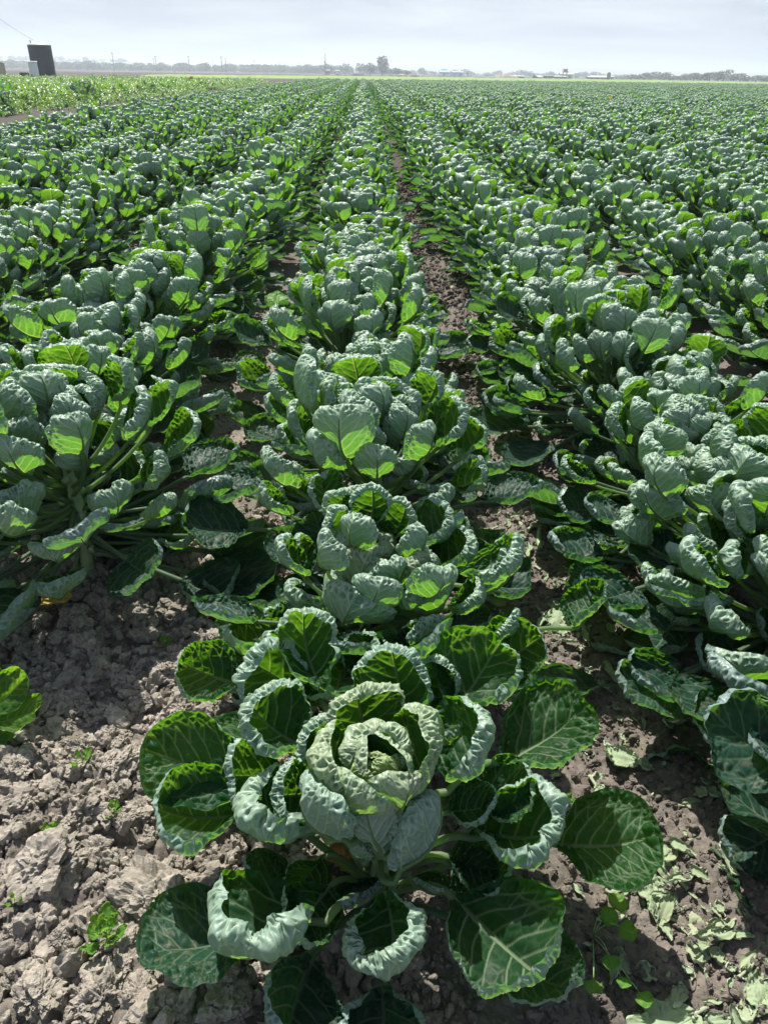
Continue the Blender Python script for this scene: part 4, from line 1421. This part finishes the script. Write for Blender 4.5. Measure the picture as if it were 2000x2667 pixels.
def crop_sheet(name, near, far_, z, mat, nx=160, ny=26, seed=3):
    """A low young crop: a bumpy sheet between two lines of equal point count."""
    near, far_ = np.array(near, float), np.array(far_, float)
    u = np.linspace(0, len(near) - 1, nx)
    A = np.stack([np.interp(u, range(len(near)), near[:, k]) for k in (0, 1)], 1)
    B = np.stack([np.interp(u, range(len(far_)), far_[:, k]) for k in (0, 1)], 1)
    v = np.linspace(0, 1, ny)
    P = A[None] + (B - A)[None] * v[:, None, None]
    P = P.reshape(-1, 2)
    h = z * (.4 + 1.2 * vnoise(np.stack([P[:, 0] * .7, P[:, 1] * .7, np.zeros(len(P))], 1), seed))
    vv = np.repeat(v, nx)
    h = np.where((vv == 0) | (vv == 1), -.05, h)
    ii = np.arange(nx * ny).reshape(ny, nx)
    g = Geo().add(np.stack([P[:, 0], P[:, 1], h], 1), [np.stack([ii[:-1, :-1].ravel(), ii[:-1, 1:].ravel(), ii[1:, 1:].ravel(), ii[1:, :-1].ravel()], 1)])
    return tag(link(name, g.mesh(name, mat)), kind='structure')


M_LIME = plain_material('young_lettuce', (.155, .245, .035), .8, .25, .08, spec=.2, col2=(.105, .18, .025))
crop_sheet('lettuce_field', [(-50, 194), (-39, 199), (5, 226), (150, 330), (360, 480)], [(-53, 238), (-46, 246), (9, 372), (100, 488), (360, 590)], .28, M_LIME)
M_ROAD = plain_material('dirt_road', (.27, .23, .205), .9, .12, .05)
sheet('dirt_road', [(-420, 318), (-131, 440), (-88, 545), (-20, 640), (60, 700), (60, 730), (-25, 668), (-100, 568), (-150, 470), (-420, 345)], .05, M_ROAD)

# hills
def ridge(name, y0, y1, prof, mat, seed):
    xs = np.array([p[0] for p in prof], float)
    zs = np.array([p[1] for p in prof], float)
    X = np.linspace(xs[0], xs[-1], 180)
    Z = np.interp(X, xs, zs) * (.86 + .28 * fbm(np.stack([X * .012, X * 0, X * 0], 1), 4, seed))
    v = np.linspace(0, 1, 9)
    V = np.stack([np.tile(X, 9), np.repeat(y0 + (y1 - y0) * v, 180), (np.sin(v * math.pi) ** .8)[:, None].repeat(180, 1).ravel() * np.tile(Z, 9) - 1.2], 1)
    ii = np.arange(180 * 9).reshape(9, 180)
    g = Geo().add(V, [np.stack([ii[:-1, :-1].ravel(), ii[:-1, 1:].ravel(), ii[1:, 1:].ravel(), ii[1:, :-1].ravel()], 1)])
    return tag(link(name, g.mesh(name, mat)), kind='structure')


M_HILL = plain_material('hill_scrub', (.16, .17, .10), .9, .3, .02)
ridge('hills', 1500, 2100, [(-1300, 13), (-900, 15), (-640, 15), (-430, 13), (-300, 8), (-150, 5), (0, 1)], M_HILL, 4)
ridge('far_hills', 2500, 3900, [(-900, 10), (-100, 16), (120, 15), (200, 26), (330, 24), (430, 14), (560, 20), (700, 30), (900, 27), (1300, 24), (1900, 26), (2700, 22)], M_HILL, 8)

# trees: trunk and a crown of leaf sprays with gaps in it
def foliage_material(name, c1, c2, tr):
    m, n_, l = new_mat(name)
    oi = N(n_, 'ShaderNodeNewGeometry')
    col = mixc(n_, l, oi.outputs['Random Per Island'], c1, c2)
    pb = N(n_, 'ShaderNodeBsdfPrincipled', i_Roughness=.7)
    l.new(col, pb.inputs['Base Color'])
    t = N(n_, 'ShaderNodeBsdfTranslucent')
    t.inputs['Color'].default_value = (*tr, 1)
    mx = N(n_, 'ShaderNodeMixShader')
    mx.inputs[0].default_value = .25
    l.new(pb.outputs[0], mx.inputs[1]); l.new(t.outputs[0], mx.inputs[2])
    out = N(n_, 'ShaderNodeOutputMaterial')
    l.new(mx.outputs[0], out.inputs['Surface'])
    return m


M_CROWN = foliage_material('tree_foliage', (.040, .060, .028), (.075, .095, .045), (.10, .15, .03))
M_BUSH = foliage_material('shrub_foliage', (.060, .062, .036), (.105, .100, .055), (.12, .13, .04))
M_BARK = plain_material('bark', (.17, .14, .11), .9, .3, 3)


def crown_geo(seed, lobes, n, leaf):
    """Leaf sprays scattered through a few overlapping lobes (cx, cy, cz, r)."""
    rng = np.random.default_rng(seed)
    g = Geo()
    V, Q = [], []
    w = np.array([l_[3] ** 2 for l_ in lobes])
    w = w / w.sum()
    for i in range(n):
        c = lobes[int(rng.choice(len(lobes), p=w))]
        d = rng.normal(size=3)
        d /= np.linalg.norm(d)
        p = np.array(c[:3]) + d * c[3] * (.45 + .6 * rng.random() ** .6) * np.array([1, 1, .85])
        a, b = rng.normal(size=3), rng.normal(size=3)
        a /= np.linalg.norm(a)
        b = b - a * (a @ b)
        b /= np.linalg.norm(b)
        s = leaf * (.5 + .9 * rng.random())
        k = len(V)
        V += [p - a * s - b * s * .5, p + a * s * .3 - b * s * .7, p + a * s + b * s * .4, p - a * s * .2 + b * s * .7]
        Q.append((k, k + 1, k + 2, k + 3))
    g.add(V, [np.array(Q)])
    return g


def trunk_geo(h, r, limbs, seed):
    rng = np.random.default_rng(seed)
    g = Geo()
    g.add(*tube([(0, 0, -.1), (.03 * h, 0, h * .35), (.01 * h, .02 * h, h * .7), (0, 0, h)], [r, r * .8, r * .55, r * .2], 8))
    for i in range(limbs):
        z = h * (.35 + .5 * i / limbs)
        a = i * 2.4
        e = h * .33
        g.add(*tube([(0, 0, z), (math.cos(a) * e * .5, math.sin(a) * e * .5, z + e * .4), (math.cos(a) * e, math.sin(a) * e, z + e * .6)], [r * .4, r * .3, r * .1], 6))
    return g


# unit trees, about 1 high
KIND = {
    'tall': (crown_geo(1, [(0, 0, .62, .30), (.08, .05, .80, .20), (-.12, 0, .75, .18), (.16, 0, .5, .22), (-.15, .05, .42, .2), (.05, 0, .3, .25)], 620, .045), trunk_geo(.75, .035, 5, 1), M_CROWN),
    'round': (crown_geo(2, [(0, 0, .6, .36), (.25, 0, .5, .26), (-.27, .1, .48, .27), (.05, -.1, .4, .3)], 520, .05), trunk_geo(.6, .04, 4, 2), M_CROWN),
    'loose': (crown_geo(3, [(-.22, 0, .8, .17), (.05, 0, .72, .2), (.28, 0, .82, .14), (.18, 0, .5, .2), (-.1, 0, .45, .2), (-.3, 0, .55, .13)], 420, .04), trunk_geo(.8, .025, 6, 3), M_CROWN),
    'broad': (crown_geo(4, [(0, 0, .55, .42), (.5, 0, .45, .38), (-.5, 0, .45, .36), (.9, .1, .32, .28), (-.9, 0, .3, .27), (.2, 0, .75, .25)], 780, .05), trunk_geo(.55, .05, 4, 4), M_BUSH),
    'lumpy': (crown_geo(5, [(0, 0, .45, .4), (.35, 0, .68, .3), (.75, 0, .35, .32), (-.55, 0, .4, .36), (-.3, 0, .6, .26)], 700, .05), trunk_geo(.6, .04, 5, 5), M_BUSH),
}
KM = {k: (c.mesh('crown', m, False), t.mesh('trunk', M_BARK)) for k, (c, t, m) in KIND.items()}


def tree(x, y, h, wide, kind, label, group, name='tree'):
    cr, tr_ = KM[kind]
    r = tag(empty(name, (x, y, 0), rw.random() * .6 - .3), label, 'tree' if name == 'tree' else 'shrub', group)
    m = Matrix.Diagonal((wide, wide, h, 1))
    link('trunk', tr_, r, m)
    link('crown', cr, r, m)
    return r


G_T, G_B, G_H = 'trees in the middle distance', 'shrubs behind the lime strip', 'trees on the far hilltop'
tree(13.4, 640, 13.0, 13.5, 'tall', 'tallest tree on the horizon, a broad eucalyptus-like crown past the row ends', G_T)
tree(4.4, 660, 9.2, 10.5, 'round', 'rounded tree directly beside the tallest one on its tank side', G_T)
tree(-3.2, 680, 8.6, 8.0, 'loose', 'loose open tree at the thin end of the tallest clump', G_T)
tree(23.5, 640, 5.8, 11, 'round', 'low rounded tree under the shrub-side flank of the tallest one', G_T)
tree(31, 645, 4.2, 9, 'round', 'lowest tree tapering off the tallest clump', G_T)
tree(-16, 760, 9.0, 8, 'loose', 'feathery tree alone between the tall pole and the big clump', G_T)
tree(-20, 765, 7.6, 5, 'loose', 'thin upright tree touching the feathery one', G_T)
tree(-34, 800, 9.3, 16, 'round', 'wide domed tree right behind the tall pole with the transformer', G_T)
tree(-50, 850, 7.3, 12, 'round', 'lower domed tree on the tank side of the transformer pole', G_T)
for x, y, h, w, kd, lab in [
        (163, 524, 3.4, 8.5, 'broad', 'low shrub where the hedge begins next to the dark silo'),
        (176, 526, 5.4, 9.5, 'lumpy', 'large dark shrub mass next after the silo'),
        (186, 530, 4.9, 7.5, 'broad', 'dark shrub with a squared-off end in the silo-side clump'),
        (197, 545, 3.2, 6, 'lumpy', 'small shrub in the dip between the two big clumps'),
        (208, 560, 3.5, 6, 'broad', 'reddish low shrub after the dip between the clumps'),
        (184, 478, 4.6, 7.0, 'broad', 'first sloping shrub of the far big clump'),
        (193, 478, 5.6, 6.5, 'lumpy', 'middle shrub of the far big clump'),
        (202, 480, 7.0, 7.0, 'lumpy', 'highest shrub of the hedge, with a notched crest'),
        (212, 482, 4.8, 7.0, 'broad', 'shrub falling away after the highest crest'),
        (223, 486, 4.0, 8.0, 'broad', 'low brownish shrub near the end of the hedge'),
        (236, 490, 4.4, 9.0, 'lumpy', 'last shrub of the hedge at the picture border')]:
    tree(x, y, h, w, kd, lab, G_B, 'shrub')
hz = [40, 128, 150, 168, 188, 205, 232, 250, 270, 288, 305, 318, 335, 352, 366, 385, 402, 420, 440, 458]
HLAB = (['hazy skyline tree seen between the tan board and the white cabinet']
        + ['%s hazy skyline tree counting from the tank towards the first pole' % ordinal(q) for q in range(1, 10)]
        + ['%s hazy skyline tree past the first pole, before the close pair of poles' % ordinal(q) for q in range(1, 7)]
        + ['%s hazy skyline tree past the close pair of poles' % ordinal(q) for q in range(1, 5)])
for i, px in enumerate(hz):
    x = 1790 * math.tan(YAW + math.atan((px - 1000 - 18) / (1940 * .8616 / .93)))
    h = 9 + 6 * rw.random()
    t = tree(x, 1790, h, h * (1.5 + .9 * rw.random()), ('tall', 'round', 'loose')[i % 3],
             HLAB[i], G_H)
    t.location.z = 8.5

# far hedgerows and woods that read as one mass
src = [source('wood_clump', KIND[k][0].mesh('wood_clump', M_CROWN, False)) for k in ('tall', 'round', 'broad', 'lumpy')]
n1, n2 = 330, 260
X = np.concatenate([-560 + 590 * rw.random(n1), 30 + 640 * rw.random(n2)])
Y = np.concatenate([880 + 150 * rw.random(n1), 950 + 420 * rw.random(n2)])
hh = np.concatenate([4.5 + 5 * rw.random(n1), 3 + 6 * rw.random(n2) ** 2])
ww = hh * (1.3 + .8 * rw.random(n1 + n2))
tag(scatter('far_woods', np.stack([X, Y, np.full(len(X), -.6)], 1), np.stack([X * 0, X * 0, rw.random(len(X)) * 6.28], 1), np.stack([ww, ww, hh], 1), rw.integers(0, 4, len(X)), src), kind='stuff')

# ------------------------------------------------------------------ poles
def pole(x, y, h, lab, kind='arm'):
    r = tag(empty('utility_pole', (x, y, 0)), lab, 'pole', 'utility poles across the far fields')
    part('shaft', Geo().add(*tube([(0, 0, -.5), (0, 0, h * .5), (0, 0, h)], [.34, .30, .24], 8)), M_POST, r, True)
    if kind == 'arm':
        part('crossarm', box(Geo(), -1.3, 1.3, -.30, -.18, h - 1.0, h - .80), M_POST, r)
        for ix in (-1.1, -.4, .4, 1.1):
            part('insulator', lathe([(h - .795, .05), (h - .6, .09), (h - .52, .04)], 8), M_STEEL, r, True).location = (ix, -.24, 0)
    if kind == 'can':
        part('transformer', lathe([(h * .55, .34), (h * .55 + 1.3, .34), (h * .55 + 1.45, .1)], 12), M_STEEL, r, True).location = (-.62, 0, 0)
    return r


for x, y, h, k, lab in [
        (-200, 700, 12.6, 'arm', 'tallest tank-side utility pole, alone in front of the hazy hill'),
        (-216, 900, 11.6, 'arm', 'shorter fainter pole of the close pair past the first pole'),
        (-171, 720, 11.2, 'arm', 'darker taller pole of the close pair past the first pole'),
        (-144, 720, 11.4, 'arm', 'lone utility pole midway between two pairs'),
        (-182, 1000, 7.6, 'none', 'short faint pole low against the hazy woods'),
        (-242, 1400, 19, 'arm', 'faint distant pole showing only above the woods'),
        (-114, 700, 11.4, 'arm', 'dark crossarm pole leading the second pair'),
        (-118.7, 750, 10.9, 'none', 'bare-topped pole trailing the second pair'),
        (-113, 900, 11.4, 'arm', 'pole standing against the long pale warehouse'),
        (-97, 1000, 11.6, 'none', 'thin pole past the end of the warehouse'),
        (-104, 1200, 14.5, 'none', 'faintest thin pole past the warehouse'),
        (-81.5, 1100, 11.2, 'arm', 'pole with a small crossarm above the low woods'),
        (-27.5, 620, 12.6, 'can', 'tall sharp pole with a transformer can near the row ends')]:
    pole(x, y, h, lab, k)

# ------------------------------------------------------------------ farm buildings and yard things
def shed(x, y, w, d, h, rh, wall, roof, lab, rz=0.0, doors=1, cat='shed', name='farm_shed', wins=0):
    r = tag(empty(name, (x, y, 0), rz), lab, cat, 'sheds across the far fields')
    g = Geo()
    v = [(-w / 2, -d / 2, -.3), (w / 2, -d / 2, -.3), (w / 2, d / 2, -.3), (-w / 2, d / 2, -.3), (-w / 2, -d / 2, h), (w / 2, -d / 2, h), (w / 2, d / 2, h), (-w / 2, d / 2, h), (-w / 2, 0, h + rh), (w / 2, 0, h + rh)]
    g.add(v, [np.array([(0, 1, 5, 4), (2, 3, 7, 6), (1, 2, 6, 5), (3, 0, 4, 7)]), np.array([(5, 6, 9), (7, 4, 8)])])
    part('wall', g, wall, r)
    e, t = .35, .16
    g = Geo()
    for s_ in (-1, 1):
        y1 = s_ * (d / 2 + e)
        sl = rh / (d / 2)
        z1 = h - sl * e + .05
        a = [(-w / 2 - e, y1, z1), (w / 2 + e, y1, z1), (w / 2 + e, 0, h + rh + .05), (-w / 2 - e, 0, h + rh + .05)]
        b = [(q[0], q[1], q[2] + t) for q in a]
        g.add(a + b, [np.array([(0, 3, 2, 1), (4, 5, 6, 7), (0, 1, 5, 4), (1, 2, 6, 5), (2, 3, 7, 6), (3, 0, 4, 7)])])
    part('roof', g, roof, r)
    for i in range(doors):
        cx = -w / 2 + w * (i + .5) / doors
        part('door', box(Geo(), cx - min(1.4, w * .12), cx + min(1.4, w * .12), -d / 2 - .06, -d / 2 - .005, 0, h * .78), M_DARK, r)
    for i in range(wins):
        cx = -w / 2 + w * (i + .5) / wins
        part('window', box(Geo(), cx - .9, cx + .9, -d / 2 - .05, -d / 2 - .004, h * .55, h * .8), M_DARK, r)
    return r


W_PALE = plain_material('pale_cladding', (.45, .44, .45), .6, .08, .3)
W_TEAL = plain_material('teal_cladding', (.10, .34, .31), .6, .1, .3)
W_BLUE = plain_material('blue_cladding', (.16, .22, .34), .6, .1, .3)
W_BROWN = plain_material('brown_boards', (.20, .15, .125), .85, .25, .6)
R_PALE = plain_material('pale_roofing', (.42, .39, .35), .6, .12, .4)
R_DARK = plain_material('dark_roofing', (.14, .13, .13), .7, .15, .4)
shed(-137, 1105, 38, 26, 8.2, 1.2, W_PALE, W_PALE, 'long pale warehouse rising above the hazy woods', 0, 3, 'warehouse', 'warehouse', 8)
shed(73.7, 800, 8, 8, 3.2, 1.2, W_TEAL, W_TEAL, 'small teal shed behind a line of white vehicles', 0, 1)
shed(83, 770, 10, 8, 3.0, .9, W_BLUE, W_BLUE, 'blue-grey shed beside the parked white lorry', 0, 2)
shed(96, 540, 8.5, 5, .95, .35, W_BROWN, R_PALE, 'low brown shed with a pale roof past the dust cloud', 0, 2)
shed(101, 500, 4.5, 4, .8, .8, W_BROWN, R_PALE, 'small shed with a steep pale roof slope', .7, 1)
shed(117, 560, 12, 5, 1.5, .35, W_BROWN, R_DARK, 'long dark shed behind the legged platform', 0, 3)
shed(128, 565, 10, 5, 1.2, .4, W_BROWN, R_PALE, 'low pale-roofed shed under the legged platform', 0, 2)
shed(142, 525, 11, 5, 1.2, .4, W_BROWN, R_PALE, 'low brown shed on the near side of the dark silo', 0, 3)
shed(166, 600, 16, 6, 1.6, .5, W_BROWN, R_PALE, 'wide pale-roofed shed on the far side of the dark silo', 0, 3)
shed(150, 640, 9, 6, 2.8, .8, W_PALE, R_PALE, 'hazy pale shed above the low brown roofs', 0, 2)
shed(-26, 622, 3.0, 3, 2.4, .5, W_BROWN, R_DARK, 'small dark hut at the foot of the transformer pole', 0, 1)
shed(-19.5, 640, 3.2, 3, 2.2, .5, W_BROWN, R_DARK, 'small dark hut between the transformer pole and the vans', 0, 1)

pf = tag(empty('legged_platform', (131, 562, 0)), 'dark open platform on four tall legs against the hills', 'platform')
for sx in (-1.2, 1.2):
    for sy in (-1.0, 1.0):
        part('leg', box(Geo(), sx - .12, sx + .12, sy - .12, sy + .12, -.2, 4.0), M_DARK, pf)
part('deck', box(Geo(), -1.45, 1.45, -1.25, 1.25, 4.005, 4.2), M_DARK, pf)
part('side_panel', box(Geo(), -1.4, 1.4, -1.22, -1.1, 4.205, 5.6), plain_material('grey_panel', (.12, .13, .15), .7, .2), pf)
for sx in (-1.35, 1.35):
    part('upright', box(Geo(), sx - .1, sx + .1, .9, 1.1, 4.205, 6.0), M_DARK, pf)
si = tag(empty('silo', (137.3, 482, 0)), 'short dark green silo standing by the end of the shrubs', 'silo')
part('shell', lathe([(-.1, 1.0), (.05, 1.02), (3.3, 1.02), (3.35, 1.06)], 24), plain_material('dark_green_steel', (.045, .075, .075), .5, .2), si, True)
part('roof', lathe([(3.355, 1.08), (3.42, 1.08), (3.85, .25), (3.95, .22)], 24), plain_material('green_steel_roof', (.06, .09, .09), .5, .2), si, True)


def vehicle(x, y, L, h, col, lab, rz=0.0, cat='van', name='parked_van'):
    r = tag(empty(name, (x, y, 0), rz), lab, cat, 'vehicles parked across the far fields')
    m = col
    V = []
    pr = [(-L / 2, .35), (-L / 2, h * .95), (-L / 2 + .12, h), (L * .16, h), (L * .30, h * .62), (L * .48, h * .56), (L / 2, h * .5), (L / 2, .35)]
    k = len(pr)
    V = [(a, -.9, b) for a, b in pr] + [(a, .9, b) for a, b in pr]
    g = Geo().add(V, [np.array([(i, i + k, (i + 1) % k + k, (i + 1) % k) for i in range(k)]), np.array([list(range(k))]), np.array([list(range(2 * k - 1, k - 1, -1))])])
    part('body', g, m, r)
    part('window', box(Geo(), -L * .05, L * .17, -.915, -.905, h * .62, h * .9), M_DARK, r)
    part('windscreen', Geo().add([(L * .175, -.8, h * .97), (L * .302, -.8, h * .64), (L * .302, .8, h * .64), (L * .175, .8, h * .97)], [np.array([(0, 1, 2, 3)])]), M_DARK, r).location = (.03, 0, .02)
    for sx in (-L * .3, L * .32):
        for sy in (-.92, .92):
            w = part('wheel', Geo().join(lathe([(-.1, .33), (.1, .33)], 14), Matrix.Rotation(math.pi / 2, 4, 'X')), M_RUBBER, r, True)
            w.location = (sx, sy, .33)
    return r


for x, y, L, h, lab in [(-17.4, 605, 4.6, 1.8, 'white van nearest the transformer pole'), (-11.5, 600, 4.8, 1.7, 'white van in the middle of the row of vans'),
                        (-7.5, 606, 4.4, 1.5, 'white car at the far end of the row of vans'), (45.5, 700, 5, 2.2, 'white van alone past the covered heaps'),
                        (56, 720, 4.6, 1.9, 'white car on the heap side of the teal shed'), (63, 720, 5, 2.0, 'white van close to the teal shed'),
                        (74, 745, 6, 1.4, 'low white pickup in front of the teal shed'), (66, 640, 5.2, 1.8, 'white van on the lorry side of the teal shed')]:
    vehicle(x, y, L, h, M_WHITE, lab, rw.choice([0, math.pi]) + rw.normal(0, .1))
lo = vehicle(75.5, 632, 3.6, 2.6, M_WHITE, 'tall white lorry parked by the blue-grey shed', -1.4, 'lorry', 'parked_lorry')
part('cargo_box', rbox(Geo(), -1.9, .4, -1.0, 1.0, 2.62, 4.1, .08), M_WHITE, lo)

M_HEAP = plain_material('heap_soil', (.13, .10, .085), .95, .3, .8)
M_TARP = plain_material('pale_tarp', (.55, .48, .40), .8, .15, .6)
for x, y, w, h, lab in [(13.6, 432, 3.2, .95, 'smallest covered heap nearest the tall trees'), (19.0, 430, 6.4, 1.05, 'middle long heap with a pale cover'), (25.2, 430, 6.8, 1.0, 'last long heap with a pale cover, beside the lime strip'),
                        (-3.6, 520, 9, 1.3, 'dark earth mound beside the white vans')]:
    r = tag(empty('soil_heap', (x, y, 0)), lab, 'heap', 'heaps at the edge of the lime strip')
    u = np.linspace(-1, 1, 15)
    v = np.linspace(-1, 1, 9)
    U, Vv = np.meshgrid(u, v)
    Hh = h * np.clip(1 - np.abs(U) ** 5, 0, 1) * np.clip(1 - np.abs(Vv) ** 2.4, 0, 1) * (.85 + .3 * fbm(np.stack([U.ravel() * 3 + x, Vv.ravel() * 3, U.ravel() * 0], 1), 3, 2).reshape(U.shape))
    ii = np.arange(U.size).reshape(U.shape)
    q = [np.stack([ii[:-1, :-1].ravel(), ii[:-1, 1:].ravel(), ii[1:, 1:].ravel(), ii[1:, :-1].ravel()], 1)]
    part('earth', Geo().add(np.stack([U.ravel() * w / 2, Vv.ravel() * 1.6, Hh.ravel() - .05], 1), q), M_HEAP, r, True)
    if x > 0:
        sel = slice(3, 9)
        i2 = np.arange(U[sel].size).reshape(U[sel].shape)
        q2 = [np.stack([i2[:-1, :-1].ravel(), i2[:-1, 1:].ravel(), i2[1:, 1:].ravel(), i2[1:, :-1].ravel()], 1)]
        part('cover', Geo().add(np.stack([U[sel].ravel() * w / 2, Vv[sel].ravel() * 1.6, Hh[sel].ravel() - .01], 1), q2), M_TARP, r, True)

for i, (x, y) in enumerate([(-70, 261), (-69, 265), (-67, 271), (-66, 277), (-62, 293), (-61, 298), (-60, 304), (-58, 310), (-57, 318), (-28, 259), (-29, 270)]):
    r = tag(empty('marker_stake', (x, y, 0)), '%s short white stake along the dark tilled strip, counting from the tank' % ordinal(i + 1), 'stake', 'white stakes in the tilled strip')
    part('post', Geo().add(*tube([(0, 0, -.1), (0, 0, .3), (0, 0, .55)], .045, 6)), M_WHITE, r, True)
    part('cap', box(Geo(), -.08, .08, -.08, .08, .555, .72), M_WHITE, r)

# ------------------------------------------------------------------ air
def volume_mat(name, dens, col, aniso):
    m, n_, l = new_mat(name)
    v = N(n_, 'ShaderNodeVolumePrincipled')
    v.inputs['Color'].default_value = (*col, 1)
    v.inputs['Density'].default_value = dens
    v.inputs['Anisotropy'].default_value = aniso
    out = N(n_, 'ShaderNodeOutputMaterial')
    l.new(v.outputs[0], out.inputs['Volume'])
    return m


hb = Geo()
box(hb, -2950, 2950, -130, 4350, -2.3, 45)
haze = tag(link('haze', hb.mesh('haze', volume_mat('haze', 0.0006, (.80, .90, 1.0), 0.2), False)), kind='stuff')
dm = volume_mat('field_dust', 0.45, (.80, .66, .50), 0.3)
dg = Geo()
for cx, cy, cz, r in [(0, 0, .6, 1.6), (2.2, .3, .4, 1.3), (-2.4, 0, .35, 1.2), (1.0, 0, 1.3, 1.0), (4.0, 0, .1, 1.0)]:
    V, F = ball(20, 12, r)
    dg.add(V + np.array([cx, cy, cz]), F)
# one closed skin round the puffs so the dust is a single cloud
dust_me = dg.mesh('dust_cloud', dm)
dust = tag(link('dust_cloud', dust_me), kind='stuff')
dust.location = (78.6, 480, 0)
dust.scale = (1.5, 1.2, 1.25)
rmx = dust.modifiers.new('skin', 'REMESH')
rmx.mode = 'VOXEL'
rmx.voxel_size = .3
